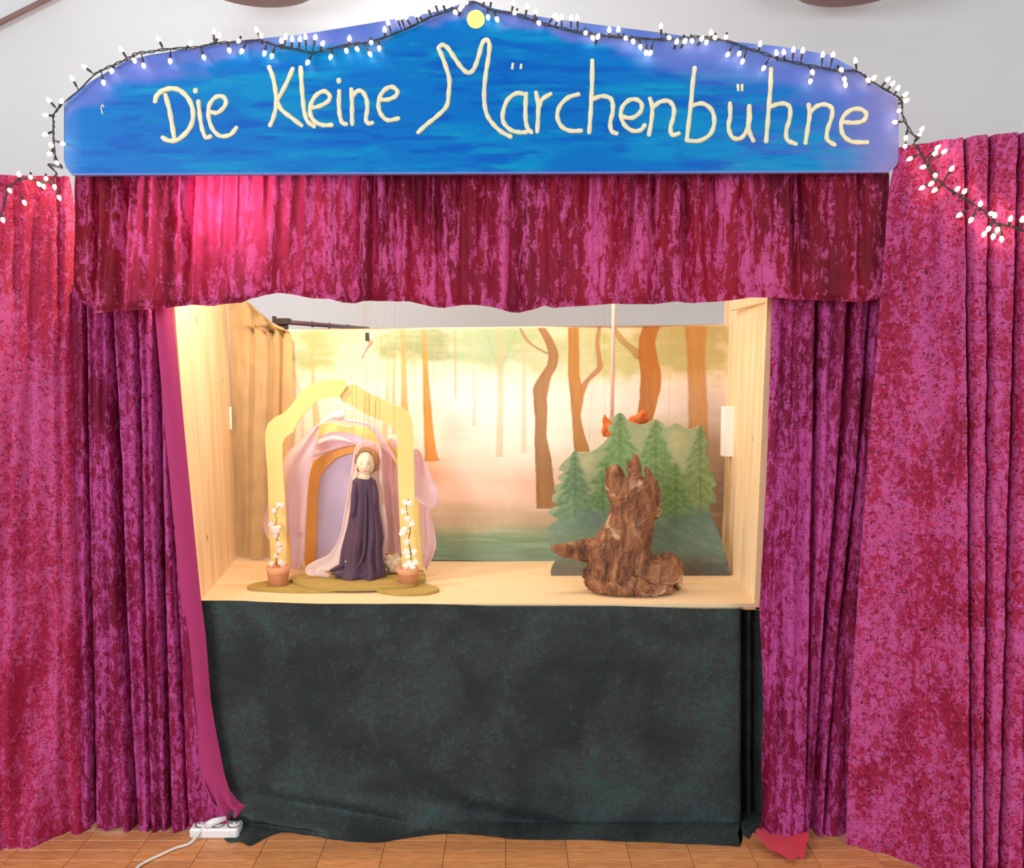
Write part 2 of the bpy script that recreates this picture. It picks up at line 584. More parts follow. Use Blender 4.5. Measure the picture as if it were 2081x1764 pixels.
v, f = box_vf(-4.5, 4.5, 4.65, 4.77, 0, 3.75)
wall = tag(obj('wall_back', v, f, M['wall'], smooth=False), 'plain pale grey wall behind the puppet theatre', kind='structure')
v, f = box_vf(-4.5, 4.5, 1.4, 4.77, 3.75, 3.85)
tag(obj('ceiling', v, f, M['ceiling'], smooth=False), 'white hall ceiling', kind='structure')
floor = thing('floor', None, None, (0, 2.4, 0)); tag(floor, 'honey brown strip parquet floor', kind='structure')
v, f = box_vf(-4.5, 4.5, -2.5, 4.77, -.06, -.0125)
part('subfloor', v, f, M['subfloor'], floor, smooth=False)
PW, PH = 0.191, 0.052
pl_v, pl_f = box_vf(.0006, PW - .0006, .0006, PH - .0006, -.013, 0, .0012)
pl_me = None
r0 = random.Random(5)
cnt = 0
for i in range(-10, 11):
    for j in range(0, 13):
        x = i * PW - .02; y = 2.06 + j * PH
        if pl_me is None:
            p0 = part('plank', np.array(pl_v) + np.array([x, y, 0]), pl_f, M['plank'], floor, smooth=False)
            p0.data.transform(Matrix.Translation(-(Vector((x, y, 0)) - wloc(floor))))
            p0.location = Vector((x, y, 0)) - wloc(floor)
            pl_me = p0.data
        else:
            p = bpy.data.objects.new('plank', pl_me); p.parent = floor
            p.location = Vector((x, y, r0.uniform(-.0006, 0))) - wloc(floor)
            COL.objects.link(p)

# pendant lamps whose undersides only just reach into the picture, and a thin brown tube drawn as a slanting line
for nm, x0, x1, lab in (('pendant_lamp', 392, 640, 'round mauve ceiling lamp at the top edge above the sign left of its peak'),
                        ('pendant_lamp', 1618, 1862, 'round mauve ceiling lamp at the top edge right of the sign peak')):
    Yl = 4.2
    c = WP((x0 + x1) / 2, -27, Yl); r = (x1 - x0) / 2 / FPX * Yl
    t = thing(nm, lab, 'lamp', (c.x, c.y, c.z))
    v, f = lathe_vf([(r * .2, .0), (r * .8, .004), (r * .97, .02), (r, .05), (r * .96, .09), (r * .3, .14)], c, 40)
    part('lamp_shade', v, f, M['shade'], t)
    v, f = tube_vf([c + Vector((0, 0, .13)), Vector((c.x, c.y, 3.75))], .008)
    part('cord', v, f, M['shade'], t)
a = WP(-40, 66, 4.6); b = WP(120, -14, 4.6)
v, f = tube_vf([a, b], .014)
tag(obj('slanting_line', v, f, M['shade']), 'thin brownish line running slantwise up the wall in the top left corner', 'rail')

# ------------------------------------------------------------------ the puppet stage
XL, XR = -1.055, 0.815
Y0, Y1 = 2.65, 3.30
stage = thing('puppet_stage', 'light pine puppet stage box with a tan floor board', 'stage', (-.12, 2.95, 0))
wl_f = W(401, 1216, Y0); wl_t = W(340, 600, Y0)
def slab(xa_b, xa_t, xb_b, xb_t, ya, yb, zb, zt, th):
    """upright side board, inner face given at front and back, bottom and top"""
    s = th
    v = [(xa_b, ya, zb), (xb_b, yb, zb), (xb_t, yb, zt), (xa_t, ya, zt),
         (xa_b + s, ya, zb), (xb_b + s, yb, zb), (xb_t + s, yb, zt), (xa_t + s, ya, zt)]
    f = [(0, 1, 2, 3), (7, 6, 5, 4), (0, 3, 7, 4), (1, 5, 6, 2), (0, 4, 5, 1), (3, 2, 6, 7)]
    return v, f
xl = float(W(403, 1215, Y0)[0])
xlb = float(W(487, 1127, Y1)[0])
v, f = slab(xl, float(W(343, 600, Y0)[0]), xlb, xlb - .02, Y0, Y1, STAGE_Z - .02, 2.10, -.02)
part('side_panel', v, f, M['pine'], stage, smooth=False)
xr = float(W(1536, 1225, Y0)[0]); xrb = float(W(1484, 1158, 3.08)[0])
xrt = float(W(1566, 612, Y0)[0])
v, f = slab(xr, xrt, xrb, xrb + .012, Y0, Y1, STAGE_Z - .02, 2.10, .02)
part('side_panel', v, f, M['pine'], stage, smooth=False)
v, f = slab(xr - .006, xrt - .006, xr - .006, xrt - .006, Y0 - .004, Y0 + .012, STAGE_Z, 2.10, .03)
part('edge_strip', v, f, M['pine_edge'], stage, smooth=False)
# brace across the top of the right panel
v, f = tube_vf([WP(1480, 629, 3.08) + Vector((.01, 0, 0)), WP(1562, 611, 2.66)], .006, 6)
part('brace', v, f, M['pine_edge'], stage, smooth=False)
v, f = box_vf(xlb - .02, xr + .02, Y0, Y1 + .01, STAGE_Z - .022, STAGE_Z, .002)
part('floor_board', v, f, M['stage_floor'], stage, smooth=False)
v, f = box_vf(xl, xr + .02, Y0 - .006, Y0, STAGE_Z - .012, STAGE_Z + .001)
part('floor_edge', v, f, M['pine_edge'], stage, smooth=False)
v, f = box_vf(XL + .05, XR - .03, Y0 + .06, Y1 - .1, 0, STAGE_Z - .022)
fr = []
for (x, y) in ((-.9, Y0 + .12), (.62, Y0 + .12), (-.9, Y1 - .08), (.62, Y1 - .08)):
    fr.append(box_vf(x - .02, x + .02, y - .02, y + .02, 0, STAGE_Z - .022))
for k in fr: part('leg', k[0], k[1], M['pine'], stage, smooth=False)
# carrying posts and top rails behind the sign and the curtains
for x in (-1.27, 1.09):
    v, f = box_vf(x - .02, x + .02, 2.68, 2.72, 0, 2.32); part('post', v, f, M['pine'], stage, smooth=False)
v, f = box_vf(-1.27, 1.09, 2.655, 2.68, 2.13, 2.16); part('top_rail', v, f, M['pine'], stage, smooth=False)
# white skirting under the backdrop
ax = float(W(600, 1135, 3.22)[0]); bx = xrb
v, f = box_vf(ax, bx - .005, 3.215, 3.225, STAGE_Z, STAGE_Z + .018)
part('skirting_strip', v, f, M['white'], stage, smooth=False)

# small white block on the right wall, thin white strip on the left
c0 = WP(1467, 826, 3.10); c1 = WP(1481, 926, 3.10)
v, f = box_vf(c0.x, xrb + .001, 3.07, 3.11, c1.z, c0.z, .002)
tag(obj('wall_block', v, f, M['white'], smooth=False), 'small white block fixed to the right pine side panel', 'block')
c0 = WP(484, 826, 3.25); c1 = WP(491, 872, 3.25)
v, f = box_vf(xlb + .001, xlb + .010, 3.225, 3.232, c1.z, c0.z, .002)
tag(obj('wall_block', v, f, M['white'], smooth=False), 'thin white block beside the ochre gauze on the left pine panel', 'block')

# ------------------------------------------------------------------ painted backdrop
BDY = 3.20
nx, ny = 540, 300
X, Yp = np.meshgrid(np.linspace(584, 1487, nx), np.linspace(0, 1, ny))
top = np.interp(X, [584, 1487], [669, 659]); bot = np.interp(X, [584, 1487], [1133, 1148])
P = top + (bot - top) * Yp


def paint_backdrop(x, y):
    def lerp(c, a, f): return c * (1 - f[..., None]) + s2l(a) * f[..., None]
    wx = x + 14 * fbm(x / 60, y / 60, 3); wy = y + 16 * fbm(x / 70, y / 45, 9)
    c = np.zeros(x.shape + (3,)) + s2l((238, 222, 184))
    c = lerp(c, (250, 232, 214), sstep(740, 800, wy))
    c = lerp(c, (250, 240, 214), sstep(820, 880, wy) * .7)
    c = lerp(c, (246, 208, 184), sstep(890, 985, wy) * .9)
    c = lerp(c, (196, 172, 138), sstep(1000, 1055, wy) * .9)
    c = lerp(c, (132, 160, 124), sstep(1050, 1095, wy))
    c = lerp(c, (116, 150, 136), sstep(1090, 1130, wy) * .6)
    c = lerp(c, (196, 170, 150), sstep(1280, 1460, wx) * .75 * sstep(720, 860, wy) * (1 - sstep(1040, 1090, wy)))
    c = lerp(c, (150, 130, 118), sstep(1380, 1480, wx) * .6 * sstep(900, 1000, wy))
    c = lerp(c, (255, 250, 234), np.exp(-((wx - 1010) / 130) ** 2 - ((wy - 840) / 60) ** 2) * .8)
    c = lerp(c, (250, 186, 160), np.exp(-((wx - 1060) / 70) ** 2 - ((wy - 985) / 34) ** 2) * .6)
    # foliage
    for (cx, cy, rx, ry, col, s) in [(640, 715, 60, 42, (158, 178, 122), .9), (840, 700, 100, 40, (140, 166, 118), .9),
                                     (1000, 700, 95, 58, (166, 196, 152), .9), (1090, 700, 70, 46, (176, 196, 140), .7),
                                     (1180, 705, 60, 66, (186, 196, 132), .7), (1260, 720, 60, 60, (190, 192, 120), .8),
                                     (1400, 700, 120, 76, (196, 186, 116), .9), (1340, 690, 60, 60, (190, 180, 112), .6),
                                     (720, 690, 70, 22, (196, 200, 160), .5)]:
        d = ((wx - cx) / rx) ** 2 + ((wy - cy) / ry) ** 2
        c = lerp(c, col, (1 - sstep(.2, 1.3, d + .9 * fbm(x / 34, y / 22, cx))) * s)
    # mist strokes
    st = fbm(x / 120, y / 9, 21)
    c = lerp(c, (255, 246, 232), np.clip(st, 0, 1) * .25)
    c = lerp(c, (226, 190, 160), np.clip(-st, 0, 1) * .22)

    def trunk(c, pts, col, s, soft=1.5, fade=None, shade=.25):
        pp = np.array(catmull([tuple(p) for p in pts], 10))
        o = np.argsort(pp[:, 1])
        cx = np.interp(y, pp[o, 1], pp[o, 0]); w = np.interp(y, pp[o, 1], pp[o, 2]) / 2
        w = w * (1 + .06 * fbm(x * 0 + 3, y / 18, 5))
        ins = (y > pp[:, 1].min()) & (y < pp[:, 1].max())
        dd = np.abs(x - cx)
        f = (1 - sstep(w - soft, w + soft, dd)) * ins * s
        if fade: f = f * (1 - (1 - sstep(fade[0], fade[1], y)) * fade[2])
        colv = np.clip(np.array(col, float) * np.array([1.0, 1.14, 1.22]), 0, 250)
        t = np.clip((x - cx) / (w + .1), -1, 1)
        g = 1 + .14 * fbm(x / 5, y / 40, 17) - shade * np.clip(-t - .3, 0, 1)
        target = np.clip(s2l(colv)[None, None] * g[..., None], 0, 1)
        return c * (1 - f[..., None]) + target * f[..., None]
    K = lambda pts: [(960 + p[0] * .3855, 580 + p[1] * .3855, p[2] * .3855) for p in pts]
    L = lambda pts: [(560 + p[0] * .2211, 640 + p[1] * .2211, p[2] * .2211) for p in pts]
    faint = [(K([(145, 200, 30), (148, 600, 32), (142, 905, 38)]), (226, 160, 110), .55),
             (K([(282, 200, 22), (272, 600, 22), (272, 880, 30)]), (226, 166, 120), .5),
             (K([(60, 200, 12), (100, 330, 16), (140, 440, 24)]), (150, 160, 110), .4),
             (K([(232, 240, 12), (190, 340, 14), (150, 440, 22)]), (150, 160, 110), .4),
             (K([(18, 420, 16), (10, 740, 22)]), (232, 180, 150), .4),
             (L([(345, 110, 30), (345, 600, 36), (370, 900, 60), (400, 1160, 90)]), (222, 160, 96), .75),
             (L([(165, 520, 22), (200, 640, 22), (240, 800, 20), (250, 1160, 40)]), (226, 168, 116), .55),
             (L([(1035, 120, 22), (1035, 560, 24), (1020, 850, 50), (1000, 1160, 50)]), (226, 160, 96), .6),
             (L([(1095, 360, 26), (1085, 700, 36), (1090, 1100, 40)]), (222, 150, 84), .6),
             (L([(1170, 120, 44), (1180, 560, 50), (1185, 860, 66), (1200, 1160, 70)]), (222, 142, 72), .85),
             (L([(1270, 120, 20), (1272, 500, 30), (1275, 705, 30)]), (206, 160, 124), .5),
             (L([(1460, 160, 20), (1460, 625, 26)]), (200, 150, 120), .45), (L([(1550, 160, 20), (1548, 615, 26)]), (214, 160, 130), .45),
             (L([(1650, 140, 22), (1655, 760, 24)]), (196, 130, 104), .55), (L([(1825, 160, 20), (1825, 1010, 28)]), (226, 170, 140), .5)]
    for pts, col, s in faint: c = trunk(c, pts, col, s, 2.2, (670, 760, .45), .15)
    c = trunk(c, L([(1365, 120, 44), (1378, 500, 52), (1392, 800, 74), (1410, 1100, 92), (1430, 1300, 122), (1440, 1345, 170)]), (216, 128, 52), .95, 2, (670, 770, .5), .2)
    c = lerp(c, (214, 146, 78), np.exp(-((x - 872) / 34) ** 2 - ((y - 965) / 34) ** 2) * .5)
    c = trunk(c, K([(250, 222, 12), (290, 290, 22), (340, 330, 22), (402, 362, 26)]), (176, 122, 84), .9, 1.2)
    c = trunk(c, K([(350, 205, 36), (392, 270, 46), (425, 350, 52), (420, 420, 56), (385, 480, 66), (362, 540, 84), (358, 600, 74),
                    (362, 700, 66), (360, 800, 64), (372, 900, 84), (380, 1000, 92), (388, 1090, 104), (395, 1176, 116)]), (168, 108, 66), .96, 1.0)
    c = trunk(c, K([(672, 205, 20), (660, 300, 22), (668, 380, 26), (672, 430, 34), (640, 470, 36), (600, 510, 34), (570, 570, 44)]), (186, 120, 76), .95, 1.2)
    c = trunk(c, K([(532, 205, 56), (535, 350, 58), (536, 480, 62), (552, 570, 76), (548, 680, 50), (560, 780, 60), (580, 880, 84)]), (188, 116, 58), .96, 1.0)
    c = trunk(c, K([(730, 205, 30), (790, 290, 44), (850, 340, 56), (900, 390, 70)]), (182, 128, 76), .85, 2.0)
    c = trunk(c, K([(950, 205, 90), (922, 290, 88), (926, 380, 100), (940, 460, 108), (938, 540, 112), (922, 640, 92), (900, 740, 88)]), (188, 104, 46), .96, 1.2)
    c = trunk(c, K([(1178, 205, 116), (1180, 400, 96), (1188, 600, 102), (1190, 790, 104), (1190, 1200, 100)]), (202, 124, 62), .85, 3)
    # grass tufts and ground strokes
    g = fbm(x / 7, y / 26, 31)
    c = lerp(c, (150, 150, 104), np.clip(g, 0, 1) * .3 * sstep(1030, 1080, y))
    c = lerp(c, (90, 120, 104), np.clip(fbm(x / 90, y / 10, 37), 0, 1) * .5 * sstep(1060, 1100, y))
    edge = sstep(0, 5, y - np.interp(x, [584, 1487], [669, 659]))
    c = c * edge[..., None] + s2l((246, 226, 190)) * (1 - edge[..., None])
    return c


cols = paint_backdrop(X, P)
V = W(X.ravel(), P.ravel(), BDY + .004 * np.sin(X.ravel() / 90))
back = V + np.array([0, .012, 0])
Vall = np.concatenate([V, back]); Fall = grid_faces(nx, ny)
nb = nx * ny
Fall += [(nb, nb + nx * (ny - 1), nb + nx * ny - 1, nb + nx - 1), (0, nb, nb + nx - 1, nx - 1)]
bd = thing('painted_backdrop', 'painted forest backdrop with brown trunks in pink mist', 'backdrop', WP(1035, 1138, BDY))
part('canvas', Vall, Fall, M['canvas'], bd, colors=np.concatenate([cols.reshape(-1, 3)] * 2))
for x in (600, 1470):
    a = WP(x, 700, BDY + .03); v, f = box_vf(a.x - .012, a.x + .012, a.y, a.y + .02, STAGE_Z, a.z)
    part('batten', v, f, M['pine'], bd, smooth=False)

# rail and end clamp behind the backdrop's top edge
rl = thing('black_rail', 'dark brown rail with a black end clamp above the backdrop on the left', 'rail', WP(588, 655, 3.34))
a = WP(586, 655, 3.30); b = WP(748, 668, 4.3)
v, f = tube_vf([a, b], .0095, 10); part('rail_tube', v, f, M['rail'], rl)
c0 = WP(557, 647, 3.29); c1 = WP(588, 660, 3.29)
v, f = join_vf([box_vf(c0.x, c1.x + .004, 3.27, 3.31, c1.z, c0.z, .003), box_vf(c0.x - .002, c0.x + .004, 3.27, 3.31, c1.z, c0.z + .008, .001),
                box_vf(c1.x - .026, c1.x - .006, 3.28, 3.30, c1.z - .02, c1.z + .003, .002)])
part('end_clamp', v, f, M['black'], rl, smooth=False)
for t_ in (.25, .45, .7):
    p = a.lerp(b, t_); v, f = tube_vf([p + Vector((-.004, 0, 0)), p + Vector((.004, 0, 0))], .013, 10); part('ring', v, f, M['rail'], rl)
v, f = tube_vf([WP(586, 655, 3.30) + Vector((-.02, 0, -.01)), Vector((xlb, 3.30, 1.645))], .006); part('arm', v, f, M['black'], rl)
v, f = tube_vf([WP(1479, 604, 3.27), WP(1477, 662, 3.27)], .0022, 6)
tag(obj('white_cord', v, f, M['white']), 'thin white cord hanging beside the right side panel above the backdrop', 'cord')


# ------------------------------------------------------------------ hanging cloth
def sheet(name, nx, ny, left, right, top, bottom, depth, fold, mat, parent=None, usub=None, thick=0.0, smooth=True):
    """cloth between two side edges and two hems, all read as photograph pixels, depth(u,v) in metres"""
    u = np.linspace(0, 1, nx) if usub is None else usub
    v = np.linspace(0, 1, ny)
    U, Vv = np.meshgrid(u, v)
    lx = np.array(left, float); rx = np.array(right, float); tp = np.array(top, float); bt = np.array(bottom, float)
    # first estimate of the row, then side edges at that row
    xt = np.interp(0, [0], [0])
    x_guess = lx[0, 0] + (rx[0, 0] - lx[0, 0]) * U
    y = np.interp(x_guess, tp[:, 0], tp[:, 1])
    for _ in range(4):
        yt = np.interp(x_guess, tp[:, 0], tp[:, 1]); yb = np.interp(x_guess, bt[:, 0], bt[:, 1])
        y = yt + (yb - yt) * Vv
        xl_ = np.interp(y, lx[:, 1], lx[:, 0]); xr_ = np.interp(y, rx[:, 1], rx[:, 0])
        x_guess = xl_ + (xr_ - xl_) * U
    Yb = depth(U, Vv, x_guess, y)
    V3 = W(x_guess, y, Yb)
    V3[..., 1] += fold(U, Vv, x_guess, y)
    o = obj(name, V3.reshape(-1, 3), grid_faces(len(u), ny), mat, parent, smooth)
    if thick:
        s = o.modifiers.new('thickness', 'SOLIDIFY'); s.thickness = thick; s.offset = 1
    return o


def grooves(x, y, lst):
    """deep creases: (x at y=700, x at y=1500, depth, half width) in photograph pixels"""
    s = 0
    for (x7, x15, d, w) in lst:
        c = x7 + (x15 - x7) * (y - 700) / 800.0
        s = s + d * np.exp(-((x - c) / w) ** 2)
    return s


def crumple(x, y, amp, sx=40., sy=60., seed=1):
    return amp * fbm(x / sx, y / sy, seed, 4)


def fixfloor(o, eps=.002):
    me = o.data; n = len(me.vertices); a = np.empty(n * 3); me.vertices.foreach_get('co', a); a = a.reshape(-1, 3)
    base = np.array(wloc(o)); low = a[:, 2] + base[2] < eps
    a[low, 2] = eps - base[2]
    me.vertices.foreach_set('co', a.ravel())


# left outer curtain, a wing panel coming forward
bl = [(-90, 1752), (0, 1735), (60, 1722), (130, 1704), (182, 1688), (200, 1684)]
def d_left(U, Vv, x, y):
    yb = np.interp(x, [p[0] for p in bl], [p[1] for p in bl])
    return floor_Y(yb) * .9 + .1 * floor_Y(yb) + (1 - Vv) * .02
def f_left(U, Vv, x, y):
    g = grooves(x, y, [(22, 6, .012, 10), (58, 40, .012, 13), (96, 100, .010, 16), (150, 168, .022, 7), (172, 180, .03, 5), (120, 128, .02, 9)])
    diag = .014 * np.sin((x + (y - 350) * .16) / 17.0) * sstep(1100, 1500, y) + .010 * np.sin((x - (y - 350) * .05) / 21.0)
    return g + diag * sstep(0, 1, Vv * 2 + .3) + crumple(x, y, .006)
o = sheet('side_curtain', 190, 260, [(-90, 340), (-90, 1800)], [(136, 352), (148, 460), (156, 570), (164, 700), (178, 900), (184, 1200), (186, 1500), (182, 1700)],
          [(-90, 356), (40, 355), (136, 357)], bl, d_left, f_left, M['velvet_left'])
tag(o, 'wide pink velvet curtain at the far left edge, coming forward', 'curtain'); fixfloor(o)

# right outer curtain
br = [(1700, 1707), (1730, 1717), (1800, 1742), (1860, 1764), (1960, 1800), (2190, 1880)]
def d_right(U, Vv, x, y):
    yb = np.interp(x, [p[0] for p in br], [p[1] for p in br])
    return floor_Y(yb) + (1 - Vv) * .01
def f_right(U, Vv, x, y):
    g = grooves(x, y, [(1808, 1795, .010, 16), (1838, 1850, .010, 12), (1890, 1880, .012, 15), (1969, 1976, .075, 5), (2014, 2008, .075, 5.5), (2074, 2050, .08, 6), (2110, 2100, .03, 9), (1935, 1925, .015, 14)])
    return g + .006 * np.sin(x / 13.0 + y / 300) * (1 - sstep(1880, 1960, x)) + .012 * np.sin(x / 41. + 1) + crumple(x, y, .007, 34, 34, 4)
o = sheet('side_curtain', 300, 260, [(1832, 292), (1815, 380), (1800, 560), (1782, 750), (1762, 950), (1742, 1200), (1728, 1400), (1714, 1712)],
          [(2190, 240), (2190, 1900)], [(1830, 297), (1880, 289), (1960, 279), (2081, 265), (2190, 250)], br, d_right, f_right, M['velvet_right'])
tag(o, 'wide crinkled pink velvet curtain at the right edge, coming forward', 'curtain'); fixfloor(o)

# left inner curtain with its smooth lining band
ci = thing('stage_curtain', 'narrow pleated magenta curtain left of the stage, with smooth lining band', 'curtain', (-1.25, 2.58, 0))
bi = [(120, 1680), (170, 1680), (188, 1680), (215, 1686), (250, 1681), (257, 1700), (276, 1700), (300, 1694), (336, 1696), (370, 1688), (397, 1679), (434, 1689), (467, 1667), (496, 1648)]
def d_inl(U, Vv, x, y):
    return 2.575 + .0 * U + .012 * (1 - Vv)
def f_inl(U, Vv, x, y):
    g = grooves(x, y, [(174, 186, .05, 4), (190, 192, .012, 5), (224, 262, .065, 7), (278, 300, .035, 3.2), (316, 338, .06, 5.5), (296, 318, .014, 4), (332, 372, .03, 3.5), (206, 226, .014, 5), (246, 285, .012, 6)])
    return g - .012 * np.abs(np.sin(x / 13.0)) + crumple(x, y, .005, 22, 60, 8)
o = sheet('velvet_panel', 300, 240, [(130, 560), (140, 640), (150, 800), (152, 1680)],
          [(318, 560), (322, 640), (345, 900), (372, 1200), (385, 1300), (397, 1430), (408, 1530), (418, 1585), (432, 1620), (450, 1650), (470, 1668)],
          [(120, 580), (330, 580)], bi, d_inl, f_inl, M['velvet_inner'], ci); fixfloor(o)
o = sheet('lining_band', 26, 220, [(311, 560), (315, 640), (338, 900), (365, 1200), (378, 1300), (390, 1430), (401, 1530), (412, 1585), (424, 1640), (430, 1660)],
          [(342, 560), (346, 640), (372, 900), (403, 1215), (414, 1300), (424, 1430), (436, 1500), (452, 1580), (462, 1612), (480, 1640), (496, 1650)],
          [(300, 580), (345, 580)], [(400, 1686), (434, 1682), (467, 1667), (496, 1650)],
          lambda U, V_, x, y: 2.572 + .0 * U, lambda U, V_, x, y: -.008 * np.sin(U * math.pi) + .014 * sstep(1600, 1660, y) * np.sin(U * 16 + y / 30) + .02 * U, M['lining'], ci)
o['label'] = 'smooth magenta lining band'; fixfloor(o)

# right inner curtain
cr = thing('stage_curtain', 'narrow pleated dark magenta curtain right of the stage, its hem turned up', 'curtain', (1.1, 2.55, 0))
def f_inr(U, Vv, x, y):
    g = grooves(x, y, [(1590, 1560, .012, 5), (1614, 1585, .012, 6), (1662, 1645, .05, 5), (1636, 1616, .012, 6), (1724, 1676, .05, 6), (1764, 1700, .035, 4), (1692, 1660, .012, 6)])
    back = .035 * sstep(1642, 1650, x) * sstep(1000, 1300, y)
    return g + back - .010 * np.abs(np.sin(x / 11.0)) + crumple(x, y, .005, 22, 50, 15)
o = sheet('velvet_panel', 260, 240, [(1567, 560), (1567, 612), (1562, 800), (1556, 1000), (1541, 1230), (1548, 1350), (1551, 1450), (1545, 1560), (1552, 1640), (1540, 1692)],
          [(1820, 560), (1815, 640), (1808, 760), (1796, 900), (1790, 1050), (1785, 1200), (1775, 1400), (1765, 1700)],
          [(1560, 580), (1820, 580)], [(1536, 1700), (1560, 1716), (1600, 1720), (1650, 1712), (1675, 1716), (1724, 1706), (1770, 1706)],
          lambda U, V_, x, y: 2.565 - .05 * V_, f_inr, M['velvet_inner'], cr); fixfloor(o)
o = sheet('turned_hem', 60, 24, [(1537, 1680), (1534, 1700), (1548, 1712), (1570, 1735)], [(1645, 1680), (1643, 1700), (1634, 1750)],
          [(1534, 1686), (1550, 1682), (1568, 1692), (1600, 1698), (1644, 1690)], [(1534, 1712), (1570, 1733), (1610, 1744), (1634, 1749), (1645, 1744)],
          lambda U, V_, x, y: 2.52 - .10 * V_ - .01 * U, lambda U, V_, x, y: .012 * np.sin(U * 9) * V_ + crumple(x, y, .006, 12, 12, 3), M['hem_red'], cr)
o['label'] = 'turned up reverse of the hem, pinkish red'; fixfloor(o)

# valance
bv = [(140, 545), (158, 590), (175, 618), (200, 637), (222, 638), (250, 632), (290, 632), (330, 629), (390, 620), (440, 623), (470, 618), (497, 617), (515, 608), (540, 600),
      (575, 597), (600, 600), (640, 608), (672, 608), (700, 616), (722, 617), (760, 612), (800, 614), (837, 614), (880, 624), (904, 626), (931, 622), (970, 621), (1008, 626), (1035, 634), (1055, 636),
      (1085, 630), (1106, 622), (1122, 627), (1156, 624), (1200, 622), (1240, 619), (1325, 619), (1370, 614), (1409, 617), (1479, 612), (1520, 606), (1567, 606), (1600, 610), (1640, 610),
      (1680, 612), (1727, 616), (1755, 613), (1783, 605), (1796, 575), (1800, 540)]
rv = random.Random(3)
vf = []
xx = 150
while xx < 1800:
    xx += rv.uniform(14, 34)
    vf.append((xx, xx + rv.uniform(-10, 10) + (xx - 975) * .004, rv.choice([.012, .018, .026, .036, .048]), rv.uniform(4, 9)))
def f_val(U, Vv, x, y):
    s = 0
    for (x0, x1, d, w) in vf:
        c = x0 + (x1 - x0) * Vv
        s = s + d * np.exp(-((x - c) / (w * (1 + Vv * 1.3))) ** 2) * (1.05 - .45 * Vv)
    # swags: catenary creases between gathers
    sw = .010 * np.sin(x / 26.0 + 1.2 * np.sin(x / 83.)) * Vv
    return s - .03 * Vv + sw + crumple(x, y, .007, 26, 40, 5) - .012 * sstep(.93, 1.0, Vv)
o = sheet('valance', 760, 110, [(152, 350), (153, 450), (155, 560), (160, 640)], [(1808, 350), (1808, 400), (1804, 500), (1797, 560), (1790, 640)],
          [(140, 345), (1815, 343)], bv, lambda U, V_, x, y: 2.505 + 0 * U, f_val, M['velvet_valance'])
tag(o, 'long gathered crimson velvet valance with a wavy hem under the blue sign', 'curtain')

# green front cloth
bg = [(400, 1690), (470, 1700), (514, 1710), (545, 1702), (568, 1699), (590, 1700), (615, 1704), (660, 1706), (716, 1705), (817, 1705), (985, 1707), (1080, 1709), (1248, 1714), (1332, 1713), (1420, 1716), (1517, 1725), (1551, 1730), (1575, 1730)]
def d_grn(U, Vv, x, y):
    yb = np.interp(x, [p[0] for p in bg], [p[1] for p in bg])
    Yf = floor_Y(yb)
    flare_top = np.interp(x, [400, 470, 620, 800, 1000, 1300, 1570], [1560, 1600, 1630, 1650, 1668, 1680, 1690])
    t = np.clip((y - flare_top) / (yb - flare_top + 1e-6), 0, 1)
    # the vertical part hangs from the board edge to the floor line; below, the spare cloth slides forward
    back = 2.626 + 0 * x
    return back + (Yf - back) * t ** 1.3
def f_grn(U, Vv, x, y):
    yb = np.interp(x, [p[0] for p in bg], [p[1] for p in bg])
    low = sstep(1580, 1700, y)
    w = .024 * np.sin((y - (x - 470) * .22) / 11.0) * low * (1 - sstep(800, 1300, x))
    w += .014 * np.sin((y - (x - 1400) * .05) / 7.0) * sstep(1660, 1715, y)
    side = .07 * sstep(1507, 1514, x) + .02 * np.sin(x / 5.0) * sstep(1508, 1520, x)
    dent = grooves(x, y, [(1508, 1509, .015, 3)])
    left = .012 * np.sin(x / 7.0) * (1 - sstep(440, 560, x)) * sstep(1600, 1680, y)
    return w + side + dent + left + crumple(x, y, .008, 90, 70, 12) + .006 * np.sin(x / 60.) * (1 - Vv)
gc = thing('stage_skirt', 'dark green velvet cloth hanging from the stage front to the floor', 'cloth', (-.1, 2.6, 0))
o = sheet('front_cloth', 420, 200, [(404, 1210), (412, 1300), (430, 1450), (440, 1600), (450, 1720)], [(1548, 1210), (1572, 1300), (1578, 1500), (1580, 1600), (1590, 1740)],
          [(400, 1221), (700, 1227), (1100, 1231), (1548, 1237), (1580, 1240)], bg, d_grn, f_grn, M['velvet_green'], gc); fixfloor(o)

# ochre gauze at the left rear corner
gz = [(485, 600), (1130, 600)]
o = sheet('gauze_drape', 120, 160, [(462, 600), (466, 700), (470, 830), (473, 1000), (475, 1145)],
          [(500, 612), (530, 636), (560, 664), (592, 672), (596, 800), (588, 940), (575, 990), (552, 1030), (556, 1080), (580, 1145)],
          [(478, 604), (500, 608), (545, 650), (560, 664), (600, 668)], [(478, 1128), (520, 1134), (545, 1138), (600, 1138)],
          lambda U, V_, x, y: 3.165 + .09 * (1 - U),
          lambda U, V_, x, y: .016 * np.sin(U * 9 + V_ * 2.5 + 1.5 * np.sin(V_ * 5)) * (.3 + .7 * V_) + grooves(x, y, [(512, 500, .02, 4), (548, 530, .025, 5), (571, 560, .03, 3)]) + crumple(x, y, .016, 26, 150, 2), M['gauze'])
tag(o, 'ochre gauze drape hanging in the left rear corner of the stage', 'curtain')

